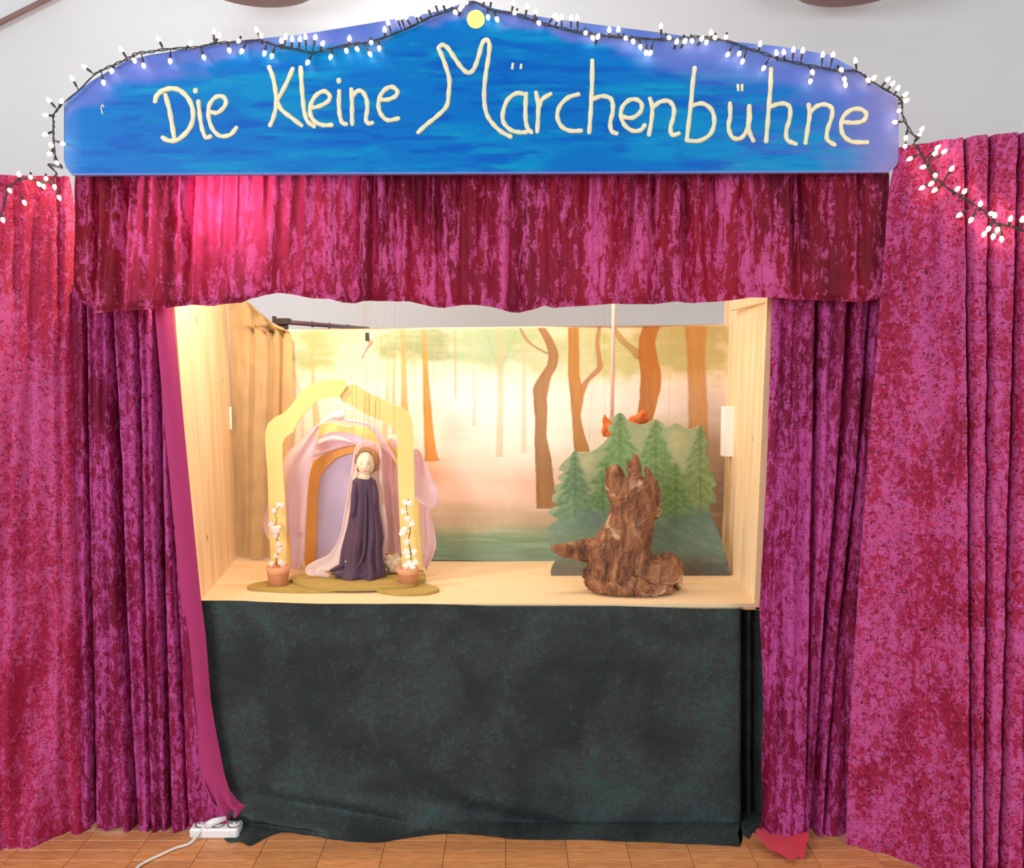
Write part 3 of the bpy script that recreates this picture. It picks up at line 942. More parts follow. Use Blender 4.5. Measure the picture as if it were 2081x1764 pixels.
# ------------------------------------------------------------------ the sign
SY = 2.44
sign_top = [(130, 213), (145, 197), (161, 182), (190, 162), (215, 148), (256, 124), (303, 112), (404, 96), (488, 82), (605, 71), (700, 56), (801, 39), (870, 27), (908, 18), (940, 7), (962, 1), (985, 9), (1003, 17),
            (1050, 26), (1104, 35), (1205, 49), (1339, 66), (1381, 72), (1482, 84), (1583, 94), (1684, 111), (1734, 138), (1785, 171), (1826, 203)]
sign_bot = [(130, 325), (133, 340), (146, 356), (400, 355), (1808, 350), (1822, 336), (1826, 325)]
nx, ny = 600, 120
xs = np.unique(np.concatenate([np.linspace(130, 1826, nx), [133, 146, 161, 256, 303, 962, 1684, 1734, 1785, 1808, 1822]]))
nx = len(xs)
U, Vv = np.meshgrid(xs, np.linspace(0, 1, ny))
tp = np.interp(U, [p[0] for p in sign_top], [p[1] for p in sign_top])
bt = np.interp(U, [p[0] for p in sign_bot], [p[1] for p in sign_bot])
Yy = tp + (bt - tp) * Vv


def paint_sign(x, y):
    def lerp(c, a, f): return c * (1 - f[..., None]) + s2l(a) * f[..., None]
    a = fbm(x / 150, y / 26, 41); b = fbm(x / 90, y / 14, 43); d = fbm(x / 60, y / 7, 47)
    c = np.zeros(x.shape + (3,)) + s2l((0, 114, 196))
    c = lerp(c, (0, 142, 200), sstep(-.1, .5, a + sstep(200, 330, y) * .15) * .9)
    c = lerp(c, (0, 90, 190), sstep(.05, .5, b) * .8)
    c = lerp(c, (20, 160, 196), sstep(.3, .8, d + a * .4) * .5)
    c = lerp(c, (0, 90, 180), sstep(.25, .6, -d) * .45)
    topd = y - np.interp(x, [p[0] for p in sign_top], [p[1] for p in sign_top])
    low = np.interp(x, [130, 300, 560, 700, 860, 960, 1050, 1200, 1400, 1600, 1750, 1826], [40, 60, 34, 44, 26, 40, 30, 44, 95, 90, 150, 300])
    lav = (1 - sstep(low * .45, low * 1.25, topd + 34 * fbm(x / 55, y / 26, 51)))
    c = lerp(c, (104, 116, 204), lav * .7)  # lavender along the top: cloud paint plus bulb glow put into the colour
    c = lerp(c, (124, 128, 190), sstep(1660, 1826, x + 60 * fbm(x / 60, y / 40, 57)) * .9)
    c = lerp(c, (92, 120, 206), sstep(1400, 1640, x) * .35 * sstep(.0, .6, b + .2))
    c = lerp(c, (86, 132, 206), np.clip(1 - (x - 130) / 40, 0, 1) * .6)
    e = sstep(0, 5, np.interp(x, [p[0] for p in sign_bot], [p[1] for p in sign_bot]) - y)
    c = lerp(c, (150, 150, 214), (1 - e) * .8)
    return c


cols = paint_sign(U, Yy)
V1 = W(U.ravel(), Yy.ravel(), SY); n1_ = len(V1)
V2 = V1 + np.array([0, .016, 0])
F = grid_faces(nx, ny) + [tuple(reversed([i + n1_ for i in q])) for q in grid_faces(nx, ny)]
per = list(range(nx)) + [k * nx + nx - 1 for k in range(1, ny)] + [(ny - 1) * nx + i for i in range(nx - 2, -1, -1)] + [k * nx for k in range(ny - 2, 0, -1)]
F += [(per[i], per[(i + 1) % len(per)], per[(i + 1) % len(per)] + n1_, per[i] + n1_) for i in range(len(per))]
sign = thing('theatre_sign', 'blue painted wooden sign reading Die Kleine Märchenbühne above the valance', 'sign', WP(975, 354, SY))
part('sign_board', np.concatenate([V1, V2]), F, M['paint'], sign, colors=np.concatenate([cols.reshape(-1, 3), cols.reshape(-1, 3)]))
for x in (300, 975, 1650):
    a = WP(x, 150, SY + .016); b = WP(x, 352, SY + .016)
    v, f = box_vf(a.x - .02, a.x + .02, SY + .016, 2.60, b.z - .06 + .06, a.z)
    v, f = box_vf(a.x - .02, a.x + .02, SY + .0165, SY + .04, b.z + .005, a.z); part('batten', v, f, M['pine'], sign, smooth=False)

Z = .33638
LET = [
    # (origin x, letter, [strokes])
    (0, 'D', [[(938, 612), (950, 575), (990, 545), (1045, 535), (1095, 552), (1142, 602), (1166, 670), (1160, 745), (1125, 802), (1072, 845), (1020, 850), (984, 832)],
              [(1000, 575), (1022, 655), (1038, 740), (1052, 825)]]),
    (0, 'i', [[(1199, 612), (1208, 700), (1222, 780), (1244, 830), (1272, 824)]]),
    (0, 'e', [[(1262, 672), (1310, 682), (1352, 650), (1366, 610), (1340, 582), (1298, 592), (1264, 640), (1262, 712), (1286, 782), (1332, 822), (1392, 814), (1428, 772)]]),
    (0, 'K', [[(1625, 405), (1650, 470), (1666, 560), (1668, 640), (1652, 712), (1632, 758)], [(1768, 416), (1742, 480), (1702, 560), (1673, 606)], [(1673, 606), (1702, 664), (1762, 712), (1822, 758)]]),
    (0, 'l', [[(1816, 408), (1822, 500), (1830, 600), (1840, 680), (1860, 735), (1898, 764)]]),
    (0, 'e', [[(1878, 652), (1930, 642), (1982, 612), (1992, 578), (1960, 552), (1915, 572), (1882, 622), (1874, 682), (1900, 732), (1950, 756), (2005, 755)]]),
    (0, 'i', [[(2050, 550), (2048, 630), (2054, 700), (2068, 742), (2092, 750)]]),
    (700, 'n', [[(42, 540), (46, 620), (46, 700), (48, 750)], [(46, 588), (76, 552), (110, 556), (134, 602), (138, 662), (130, 718), (142, 745), (168, 742)]]),
    (700, 'e', [[(214, 602), (262, 602), (308, 582), (320, 552), (290, 526), (250, 538), (216, 582), (206, 640), (222, 692), (262, 726), (325, 716)]]),
    (700, 'M', [[(446, 800), (500, 750), (560, 702), (618, 640), (630, 560), (634, 480), (612, 400), (586, 330), (570, 292), (590, 272), (622, 288), (660, 342), (702, 402), (745, 440), (780, 420), (808, 350), (830, 270),
                 (854, 240), (876, 268), (870, 350), (855, 440), (845, 540), (846, 620), (860, 690), (892, 742), (942, 792), (1004, 826)]]),
    (700, 'a', [[(1096, 572), (1040, 564), (986, 604), (958, 680), (962, 740), (1006, 786), (1062, 800), (1100, 798)], [(1098, 566), (1094, 640), (1095, 720), (1106, 772), (1130, 800)]]),
    (700, 'r', [[(1158, 560), (1170, 630), (1170, 710), (1165, 795)], [(1172, 662), (1192, 604), (1245, 568)]]),
    (700, 'c', [[(1414, 570), (1352, 590), (1302, 640), (1286, 702), (1310, 762), (1362, 790), (1430, 790)]]),
    (700, 'h', [[(1497, 366), (1496, 500), (1491, 620), (1485, 720), (1479, 800)], [(1492, 604), (1550, 582), (1600, 590), (1620, 622), (1620, 682), (1606, 742), (1614, 792), (1644, 806)]]),
    (700, 'e', [[(1680, 706), (1740, 712), (1788, 676), (1796, 630), (1765, 602), (1720, 606), (1682, 642), (1670, 692), (1690, 752), (1740, 790), (1790, 786), (1814, 756)]]),
    (700, 'n', [[(1846, 596), (1860, 650), (1856, 722), (1840, 815)], [(1864, 650), (1908, 616), (1960, 612), (1990, 652), (1986, 712), (1970, 772), (1980, 815), (2020, 806)]]),
    (1381, 'b', [[(92, 410), (80, 500), (70, 620), (56, 740), (44, 848)], [(72, 640), (140, 626), (196, 668), (210, 740), (186, 810), (122, 850), (52, 850)]]),
    (1381, 'u', [[(305, 625), (306, 700), (296, 770), (320, 830), (368, 836), (405, 792), (424, 722), (422, 640)], [(422, 640), (416, 740), (424, 802), (446, 850)]]),
    (1381, 'h', [[(553, 416), (550, 520), (540, 640), (531, 760), (523, 855)], [(542, 650), (590, 630), (640, 628), (668, 656), (664, 722), (645, 790), (652, 846), (702, 870)]]),
    (1381, 'n', [[(780, 632), (785, 700), (775, 770), (761, 864)], [(788, 680), (830, 642), (880, 632), (920, 656), (918, 712), (895, 780), (892, 842), (936, 875)]]),
    (1381, 'e', [[(984, 736), (1050, 742), (1108, 730), (1128, 692), (1100, 662), (1042, 662), (992, 702), (976, 762), (992, 820), (1042, 856), (1134, 860)]]),
]
for ox, ch, sts in LET:
    v, f = join_vf([stroke_vf([(ox + a_ * Z, b_ * Z) for a_, b_ in s], 9.2 if ch != 'D' else 10.2, SY - .0005) for s in sts])
    part('letter', v, f, M['cream'], sign)
for ox, p, q, w in ((0, (1181, 545), (1182, 552), 10.5), (0, (2047, 484), (2048, 492), 10.5)):
    v, f = stroke_vf([(ox + p[0] * Z, p[1] * Z), (ox + q[0] * Z, q[1] * Z)], w, SY - .0005); part('letter_dot', v, f, M['cream'], sign)
for ox, p, q in ((700, (1018, 386), (1014, 414)), (700, (1068, 392), (1066, 412)), (1381, (352, 514), (355, 546)), (1381, (378, 514), (378, 546))):
    v, f = stroke_vf([(ox + p[0] * Z, p[1] * Z), (ox + q[0] * Z, q[1] * Z)], 5.6, SY - .0005); part('letter_dot', v, f, M['cream'], sign)
v, f = stroke_vf([(628 * Z, 646 * Z), (618 * Z, 634 * Z), (612 * Z, 652 * Z), (619 * Z, 688 * Z)], 2.4, SY - .0005, .001)
part('paint_mark', v, f, M['cream'], sign)
c = WP(967, 39, SY - .002); r = 17.5 / FPX * SY
v = [(c.x + r * math.cos(k * math.pi / 20), c.y, c.z + r * math.sin(k * math.pi / 20)) for k in range(40)]
v2 = [(p[0], p[1] + .002, p[2]) for p in v]
part('painted_moon', v + v2, [tuple(range(40))] + [(k, (k + 1) % 40, (k + 1) % 40 + 40, k + 40) for k in range(40)], M['moon'], sign, smooth=False)

# ------------------------------------------------------------------ fairy lights
def wall_depth(px, py):
    """the depth of whatever the string hangs against"""
    if px > 1835 and py > 285:
        return float(d_right(0, .1, px, py)) - .022
    if px < 128 and py > 340:
        return float(d_left(0, .1, px, py)) - .022
    return SY - .016


wire1 = [(0, p) for p in [(345, 1052), (330, 960), (325, 870), (322, 795), (325, 745), (322, 700), (350, 660), (388, 618), (475, 545), (570, 450), (612, 425), (690, 390), (770, 355), (830, 322), (900, 315), (988, 300), (1125, 290), (1215, 282),
                         (1293, 262), (1378, 256), (1490, 250), (1580, 245), (1660, 272), (1800, 300), (1890, 318), (2010, 292)]] + \
        [(700, p) for p in [(60, 265), (125, 262), (205, 238), (285, 210), (405, 160), (525, 100), (612, 70), (720, 36), (785, 12), (860, 50), (930, 72), (1010, 80), (1145, 125), (1225, 150), (1368, 185), (1430, 196), (1560, 214), (1700, 226), (1915, 238), (2060, 232)]] + \
        [(1381, p) for p in [(130, 222), (290, 250), (400, 290), (480, 312), (600, 355), (732, 385), (858, 410), (950, 425), (1070, 430), (1130, 470), (1215, 525), (1335, 600), (1342, 680), (1380, 770), (1430, 860), (1455, 920), (1520, 1040), (1600, 1120),
                            (1700, 1190), (1840, 1270), (1900, 1340), (2000, 1370), (2110, 1405)]]
wpx = [(ox + p[0] * Z, p[1] * Z) for ox, p in wire1]
wleft = [(345 * Z, 1052 * Z), (300 * Z, 1100 * Z), (230 * Z, 1095 * Z), (150 * Z, 1075 * Z), (90 * Z, 1100 * Z), (40 * Z, 1170 * Z), (5, 430), (-20, 470)]
B0 = [(295, 605, 345, 660), (372, 610, 350, 665), (275, 695, 325, 700), (272, 812, 322, 795), (308, 875, 325, 865), (380, 868, 332, 850), (297, 930, 325, 930), (345, 985, 331, 965), (60, 1152, 45, 1130), (115, 1052, 120, 1085), (185, 1072, 180, 1090), (235, 1112, 225, 1095),
      (265, 1128, 255, 1100), (278, 1080, 290, 1098), (148, 1225, 120, 1160), (330, 1130, 320, 1090), (358, 1195, 335, 1140), (18, 1330, 5, 1290), (437, 475, 475, 545), (508, 402, 570, 450), (732, 298, 770, 358), (957, 235, 988, 300), (1150, 262, 1125, 292), (1293, 190, 1293, 262),
      (1322, 215, 1300, 258), (1550, 180, 1575, 240), (1577, 215, 1582, 245), (625, 500, 612, 430), (675, 430, 690, 395), (813, 368, 805, 335), (868, 398, 855, 325), (1028, 370, 1030, 300), (1232, 348, 1215, 290), (1385, 305, 1378, 260), (1440, 248, 1450, 262), (1460, 310, 1490, 255),
      (1597, 323, 1612, 262), (1642, 340, 1665, 275), (1858, 378, 1890, 320), (1997, 345, 2010, 292), (1725, 222, 1715, 285), (1765, 235, 1762, 292), (1812, 235, 1805, 298), (1845, 222, 1850, 305), (1905, 225, 1890, 310), (1950, 262, 1930, 310), (1700, 245, 1700, 280)]
B1 = [(12, 308, 5, 275), (30, 232, 28, 275), (77, 297, 60, 265), (155, 328, 125, 265), (162, 258, 165, 245), (210, 293, 205, 238), (243, 178, 245, 225), (263, 137, 285, 208), (315, 105, 345, 180), (340, 100, 365, 172), (370, 102, 405, 160), (430, 85, 445, 140), (446, 84, 472, 128), (500, 42, 525, 98),
      (543, 15, 570, 82), (590, 15, 612, 70), (670, 75, 655, 55), (700, 50, 690, 45), (715, 32, 710, 38), (736, 15, 740, 28), (842, -8, 840, 40), (888, -8, 880, 50), (868, 105, 862, 55), (922, 118, 902, 68), (1020, 18, 1010, 78), (1028, 78, 1012, 82), (1103, 40, 1092, 105), (1155, 68, 1145, 122),
      (1175, 140, 1165, 118), (1268, 95, 1228, 150), (1290, 112, 1272, 160), (1312, 104, 1312, 170), (1370, 108, 1368, 184), (1407, 108, 1410, 192), (1457, 200, 1440, 198), (1500, 230, 1490, 204), (1532, 220, 1540, 210), (1600, 180, 1600, 216), (1655, 178, 1655, 222), (1700, 232, 1690, 226), (1745, 252, 1738, 228),
      (1788, 285, 1780, 240), (1822, 320, 1825, 250), (1848, 320, 1870, 240), (1912, 158, 1915, 236), (1962, 228, 1955, 238), (2008, 250, 2000, 236), (2057, 248, 2050, 234)]
B2 = [(35, 248, 30, 228), (75, 248, 72, 226), (135, 232, 140, 222), (162, 257, 165, 230), (190, 195, 195, 232), (215, 228, 225, 240), (280, 225, 285, 248), (290, 330, 325, 270), (360, 325, 375, 282), (380, 372, 405, 300), (487, 265, 480, 305), (508, 412, 545, 345), (585, 318, 590, 350), (630, 315, 635, 362), (688, 300, 682, 372),
      (745, 305, 732, 382), (865, 330, 858, 405), (927, 330, 910, 415), (803, 437, 785, 402), (790, 492, 800, 450), (978, 422, 955, 424), (997, 480, 985, 440), (1003, 514, 1000, 470), (1063, 365, 1070, 428), (1140, 485, 1122, 462), (1175, 470, 1160, 490), (1258, 480, 1218, 525), (1287, 505, 1252, 548), (1320, 532, 1297, 575),
      (1365, 570, 1335, 595), (1370, 607, 1340, 620), (1325, 670, 1340, 655), (1300, 738, 1352, 735), (1465, 780, 1430, 830), (1450, 812, 1425, 845), (1368, 835, 1378, 772), (1362, 885, 1372, 830), (1560, 890, 1480, 960), (1545, 925, 1490, 980), (1600, 915, 1500, 990), (1390, 960, 1450, 930), (1470, 1010, 1500, 1000),
      (1645, 1018, 1590, 1100), (1545, 1060, 1540, 1070), (1520, 1110, 1550, 1085), (1465, 1135, 1540, 1080), (1540, 1150, 1590, 1115), (1680, 1140, 1660, 1165), (1722, 1155, 1700, 1185), (1818, 1230, 1815, 1255), (1690, 1300, 1780, 1240), (1885, 1290, 1860, 1290), (1760, 1330, 1800, 1260), (2000, 1320, 1990, 1365), (2070, 1325, 2060, 1385),
      (1865, 1385, 1895, 1340), (1840, 1415, 1880, 1345), (1920, 1390, 1930, 1355), (1895, 1430, 1915, 1360), (1945, 1445, 1940, 1365), (1905, 1300, 1900, 1330)]
bulbs = [(a * Z, b * Z, c_ * Z, d_ * Z) for a, b, c_, d_ in B0] + [(700 + a * Z, b * Z, 700 + c_ * Z, d_ * Z) for a, b, c_, d_ in B1] + [(1381 + a * Z, b * Z, 1381 + c_ * Z, d_ * Z) for a, b, c_, d_ in B2]
fl = thing('fairy_lights', 'string of small glowing warm bulbs on dark wire over the sign and curtains', 'string lights', WP(975, 60, SY))
rw = random.Random(9)
lst = []
for path in (wpx, wleft):
    P = catmull(path, 6)
    for sgn in (-1, 1):
        pts = []
        for i, p in enumerate(P):
            d = wall_depth(p[0], p[1])
            q = WP(p[0] + sgn * 1.7 * math.sin(i * .8), p[1] + sgn * 2.0 * math.cos(i * .7), d)
            pts.append(q)
        # smooth the depth jumps between sign and curtains
        for _ in range(6):
            for i in range(1, len(pts) - 1):
                pts[i].y = (pts[i - 1].y + pts[i].y * 2 + pts[i + 1].y) / 4
        lst.append(tube_vf(pts, .0017, 5))
v, f = join_vf(lst); part('wire', v, f, M['wire'], fl)
# bulb prototype pointing up +Z: tapered glass
prof = [(.0012, 0), (.0044, .003), (.0058, .0075), (.0050, .0115), (.0030, .0150), (.0008, .0178)]
bv_, bf_ = lathe_vf(prof, (0, 0, 0), 8)
bm_ = bpy.data.meshes.new('bulb'); bm_.from_pydata([tuple(p) for p in bv_], [], bf_); bm_.materials.append(M['bulb'])
for p in bm_.polygons: p.use_smooth = True
sv_, sf_ = lathe_vf([(.0028, -.013), (.0032, -.011), (.0034, 0), (.0026, .003)], (0, 0, 0), 8)
sm_ = bpy.data.meshes.new('socket'); sm_.from_pydata([tuple(p) for p in sv_], [], sf_); sm_.materials.append(M['wire'])
stems = []
flw = wloc(fl)
for (bx_, by_, ax_, ay_) in bulbs:
    dd = wall_depth(bx_, by_)
    A = WP(ax_, ay_, wall_depth(ax_, ay_)); Bp = WP(bx_, by_, dd - .006)
    d = Bp - A
    if d.length < .012: d = Vector((rw.uniform(-.4, .4), -.6, rw.choice([-.7, .5])))
    d.normalize()
    o = bpy.data.objects.new('bulb', bm_); o.parent = fl
    base = Bp - d * .009
    o.location = base - flw
    o.rotation_euler = d.to_track_quat('Z', 'Y').to_euler()
    COL.objects.link(o)
    s = bpy.data.objects.new('socket', sm_); s.parent = o; COL.objects.link(s)
    if (base - d * .012 - A).length > .004:
        stems.append(tube_vf([A, base - d * .010], .0016, 5))
v, f = join_vf(stems); part('lead', v, f, M['wire'], fl)['kind'] = 'stuff'

# ------------------------------------------------------------------ left scene: arches, drapes, marionette
CR = lambda pts: crop(pts, 480, 740, .27219)
AY = 2.875
outer = [(262, 1560), (255, 1400), (246, 1250), (240, 1000), (232, 800), (218, 620), (214, 520), (235, 445), (290, 395), (350, 368), (400, 320), (450, 250), (500, 190), (560, 150), (640, 122), (720, 114), (798, 116), (826, 160), (812, 185), (780, 225), (778, 246)]
inner_l = [(700, 248), (620, 266), (550, 320), (480, 400), (448, 452), (425, 505), (370, 545), (345, 590), (344, 700), (355, 900), (366, 1050), (374, 1250), (378, 1560)]
arch = thing('garden_arch', 'large yellow ogee arch with two legs standing in front of the drapes', 'arch', WP(703, 1187, AY))
v, f, _, _ = plate_vf(CR(outer + inner_l), AY, .010); part('arch_half', v, f, M['gold'], arch, smooth=False)
out_r = [(780, 272), (776, 240), (812, 188), (835, 160), (870, 148), (900, 158), (960, 200), (1050, 245), (1140, 288), (1232, 320), (1290, 368), (1312, 430), (1322, 600), (1326, 800), (1330, 1000), (1338, 1250), (1345, 1560),
         (1240, 1560), (1232, 1400), (1220, 1200), (1210, 900), (1204, 700), (1208, 560), (1190, 492), (1130, 442), (1060, 412), (960, 370), (870, 312)]
v, f, _, _ = plate_vf(CR(out_r), AY + .0105, .010); part('arch_half', v, f, M['gold'], arch, smooth=False)

def oval_board(name, pts, top_z, th, mat, parent):
    P = catmull(pts, 6, True); n = len(P)
    V = []
    for z in (top_z - th, top_z - .001, top_z):
        k = 1 if z < top_z else .99
        for p in P:
            Yf = floor_Y(p[1], top_z); q = W(p[0], p[1], Yf)
            V.append([q[0], q[1], z])
    F = grid_faces(n, 3, wrap=True) + [tuple(range(2 * n, 3 * n)), tuple(range(n - 1, -1, -1))]
    return part(name, V, F, mat, parent, smooth=False)

TB = STAGE_Z + .010
o = oval_board('base_board', [(503, 1190), (530, 1182), (570, 1178), (620, 1181), (665, 1187), (689, 1192), (686, 1197), (650, 1200), (600, 1200), (550, 1198), (512, 1195)], TB, .009, M['olive'], arch)
oval_board('base_board', [(763, 1194), (775, 1189), (800, 1186), (840, 1184), (875, 1188), (892, 1195), (886, 1200), (860, 1205), (820, 1206), (785, 1203), (767, 1199)], TB, .009, M['olive'], arch)

inner = thing('inner_arch', 'smaller yellow arch behind the large one, hung with pink cloth', 'arch', WP(720, 1180, 2.985))
A2o = [(352, 1535), (350, 900), (380, 740), (450, 600), (600, 470), (640, 445), (700, 440), (760, 455), (820, 470), (900, 470), (1000, 480), (1060, 520), (1150, 600), (1280, 700), (1345, 830), (1385, 1100), (1392, 1535)]
A2i = [(1318, 1535), (1300, 1100), (1240, 820), (1130, 650), (1060, 615), (1000, 576), (900, 530), (830, 512), (720, 504), (660, 512), (625, 530), (560, 600), (480, 740), (430, 900), (412, 1200), (408, 1535)]
v, f, _, _ = plate_vf(CR(A2o + A2i), 2.985, .010); part('arch_panel', v, f, M['gold2'], inner, smooth=False)
oval_board('base_board', [(592, 1178), (600, 1168), (660, 1160), (760, 1160), (850, 1158), (862, 1164), (864, 1175), (850, 1180), (830, 1190), (740, 1194), (690, 1194), (630, 1192)], STAGE_Z + .020, .012, M['olive'], inner)

rear = thing('rear_arch', 'orange arch with a lilac panel inside, behind the puppet', 'arch', WP(705, 1160, 3.05))
A3o = [(508, 1500), (520, 1250), (530, 1000), (545, 840), (575, 720), (680, 665), (780, 625), (880, 600), (980, 610), (1090, 660), (1150, 760), (1180, 1000), (1190, 1500)]
A3i = [(1120, 1500), (1110, 1000), (1080, 820), (1000, 700), (900, 665), (820, 672), (740, 705), (670, 775), (622, 845), (606, 1000), (598, 1250), (590, 1500)]
v, f, _, _ = plate_vf(CR(A3o + A3i), 3.045, .010); part('arch_panel', v, f, M['orange'], rear, smooth=False)
v, f, _, _ = plate_vf(CR([(595, 1500)] + [(602, 1000), (618, 845), (666, 775), (738, 700), (820, 668), (900, 660), (1005, 695), (1085, 820), (1115, 1000), (1122, 1500)]), 3.056, .004)
part('back_panel', v, f, M['lilac'], rear, smooth=False)
v, f, _, _ = plate_vf(CR([(560, 720), (590, 600), (640, 530), (720, 505), (850, 512), (1000, 575), (1100, 640), (1100, 720), (900, 655), (740, 690)]), 3.057, .004)
part('tympanum', v, f, M['lilac'], rear, smooth=False)

pinkc = thing('pink_drape', 'pale pink cloth draped over the inner yellow arch and hanging at both sides', 'cloth', WP(705, 1180, 2.97))
def ruled(name, A, B, Y, amp, nf, mat, parent, nu=26, nv=50, seed=1, slope=0.0):
    a = np.array(catmull(CR(A), 8)); b = np.array(catmull(CR(B), 8))
    ti = np.linspace(0, 1, nv)
    def rs(p):
        L_ = np.concatenate([[0], np.cumsum(np.hypot(*np.diff(p[:, :2], axis=0).T))]); L_ /= L_[-1]
        return np.stack([np.interp(ti, L_, p[:, k]) for k in (0, 1)], -1)
    a = rs(a); b = rs(b)
    s = np.linspace(0, 1, nu)[None, :, None]
    P = a[:, None] * (1 - s) + b[:, None] * s
    Yd = Y + amp * np.sin(s[..., 0] * nf * 6.283 + seed + ti[:, None] * 1.5) + amp * .6 * fbm(P[..., 0] / 14, P[..., 1] / 25, seed) + slope * ti[:, None]
    return part(name, W(P[..., 0], P[..., 1], Yd).reshape(-1, 3), grid_faces(nu, nv), mat, parent)
pc = M['pink_cloth']
ruled('drape', [(610, 445), (480, 560), (370, 690), (350, 800), (345, 1000), (365, 1210), (380, 1250)], [(622, 460), (590, 620), (552, 760), (535, 900), (525, 1100), (515, 1250), (512, 1262)], 2.962, .006, 1.6, pc, pinkc)
ruled('drape', [(372, 1190), (395, 1300), (405, 1400), (410, 1530)], [(520, 1190), (515, 1300), (512, 1400), (500, 1500), (480, 1535)], 2.970, .007, 1.4, pc, pinkc, seed=3)
ruled('drape', [(238, 1040), (215, 1110), (202, 1180), (215, 1260), (250, 1320)], [(330, 1000), (330, 1110), (330, 1180), (330, 1260), (330, 1330)], 2.935, .006, 1.2, pc, pinkc, seed=5)
ruled('drape', [(605, 448), (640, 425), (700, 405), (800, 406), (880, 418), (960, 430), (1030, 465), (1085, 520), (1130, 600), (1180, 680)], [(612, 468), (650, 440), (710, 424), (800, 426), (880, 436), (950, 452), (1010, 490), (1060, 560), (1110, 640), (1195, 730)], 2.958, .004, .5, pc, pinkc, nu=8, seed=2)
ruled('swag', [(622, 545), (680, 530), (740, 528), (800, 548), (870, 580), (900, 596)], [(575, 695), (640, 678), (700, 655), (760, 636), (830, 615), (900, 612)], 3.030, .008, 1.8, pc, pinkc, seed=7)
ruled('drape', [(1060, 560), (1060, 700), (1070, 900), (1090, 1100), (1105, 1300), (1100, 1410)], [(1200, 560), (1215, 700), (1225, 900), (1240, 1100), (1260, 1300), (1280, 1420)], 2.995, .012, 2.2, pc, pinkc, seed=9)
ruled('drape', [(1310, 640), (1325, 760), (1330, 880), (1335, 1000), (1400, 1050), (1440, 1095)], [(1350, 632), (1385, 660), (1425, 760), (1470, 870), (1525, 1005), (1470, 1075)], 2.955, .008, 1.3, pc, pinkc, seed=4)
ruled('drape', [(1360, 1040), (1370, 1150), (1380, 1280), (1385, 1400), (1395, 1500)], [(1450, 1085), (1470, 1180), (1488, 1290), (1488, 1380), (1420, 1545)], 2.975, .009, 1.5, pc, pinkc, seed=6)

# dove
DV = lambda x, y: (640 + x * .0397, 800 + y * .0397)
lst = []
for (x, y, r, sx, sz) in [(1180, 1090, 300, 1.35, .78), (1360, 1010, 190, 1, 1), (1450, 850, 120, 1, 1.0), (1000, 1010, 150, 1.5, .5), (850, 1010, 90, 1.4, .5), (1250, 1270, 60, 1, 1.2), (1380, 1270, 60, 1, 1.2)]:
    p = WP(*DV(x, y), 2.955); rr = r * .0397 / FPX * 2.955
    lst.append(ico_vf(p, rr, 2, (sx, .75, sz)))
v, f = join_vf(lst)
dove = thing('dove', 'small white dove perched on the draped inner arch', 'dove', WP(687, 852, 2.955))
remesh(part('body', v, f, M['white'], dove), .0016, None, 2)
a = WP(*DV(1530, 850), 2.955); b = WP(*DV(1640, 880), 2.955)
v, f = tube_vf([a, b], [.0022, .0004], 6); part('beak', v, f, M['gold'], dove)
e = WP(*DV(1490, 815), 2.955) + Vector((0, -.0055, 0)); v, f = ico_vf(e, .0012, 1); part('eye', v, f, M['eye'], dove)
ruled('wing', [((DV(440, 1300)[0] - 480) / .27219, (DV(440, 1300)[1] - 740) / .27219), ((DV(640, 1150)[0] - 480) / .27219, (DV(640, 1150)[1] - 740) / .27219), ((DV(860, 1080)[0] - 480) / .27219, (DV(860, 1080)[1] - 740) / .27219)],
      [((DV(500, 1330)[0] - 480) / .27219, (DV(500, 1330)[1] - 740) / .27219), ((DV(680, 1240)[0] - 480) / .27219, (DV(680, 1240)[1] - 740) / .27219), ((DV(960, 1230)[0] - 480) / .27219, (DV(960, 1230)[1] - 740) / .27219)], 2.952, .002, .5, M['white'], dove, 6, 12)['label'] = 'white tail feathers'

# marionette
PY = 2.905
mar = thing('marionette', 'robed marionette with brown hair and long pale veil, hanging on threads', 'puppet', WP(738, 1168, PY))
rows = [(838, 915, 1000, .5), (850, 892, 1018, .6), (872, 866, 1044, .7), (940, 862, 1054, .8), (1010, 862, 1064, .85), (1100, 848, 1072, .9), (1200, 832, 1090, .9), (1300, 806, 1104, .9), (1380, 786, 1092, .9), (1450, 778, 1096, .9), (1510, 770, 1112, .9), (1556, 752, 1122, .9), (1580, 745, 1120, .85)]
ra = np.array(rows, float); nr = 90; seg = 96
ty = np.linspace(838, 1580, nr)
Lx = np.interp(ty, ra[:, 0], ra[:, 1]); Rx = np.interp(ty, ra[:, 0], ra[:, 2])
V = []
for j in range(nr):
    cx_, cy_ = 480 + (Lx[j] + Rx[j]) / 2 * .27219, 740 + ty[j] * .27219
    c = WP(cx_, cy_, PY); hw = (Rx[j] - Lx[j]) / 2 * .27219 / FPX * PY
    t = j / (nr - 1)
    for k in range(seg):
        a = 2 * math.pi * k / seg
        fold = 1 + (.05 + .26 * t) * (math.sin(a * 7 + 1.2 + t * 1.5) * .6 + math.sin(a * 12 + 4 - t) * .35)
        dep = .55 + .1 * t
        sq = (abs(math.cos(a)) ** .85) * (1 if math.cos(a) > 0 else -1)
        V.append((c.x + sq * hw * (1 + (fold - 1) * .2), c.y + math.sin(a) * hw * dep * fold, max(c.z, STAGE_Z + .022)))
F = grid_faces(seg, nr, wrap=True) + [tuple(range(seg))]
part('robe', V, F, M['robe'], mar)
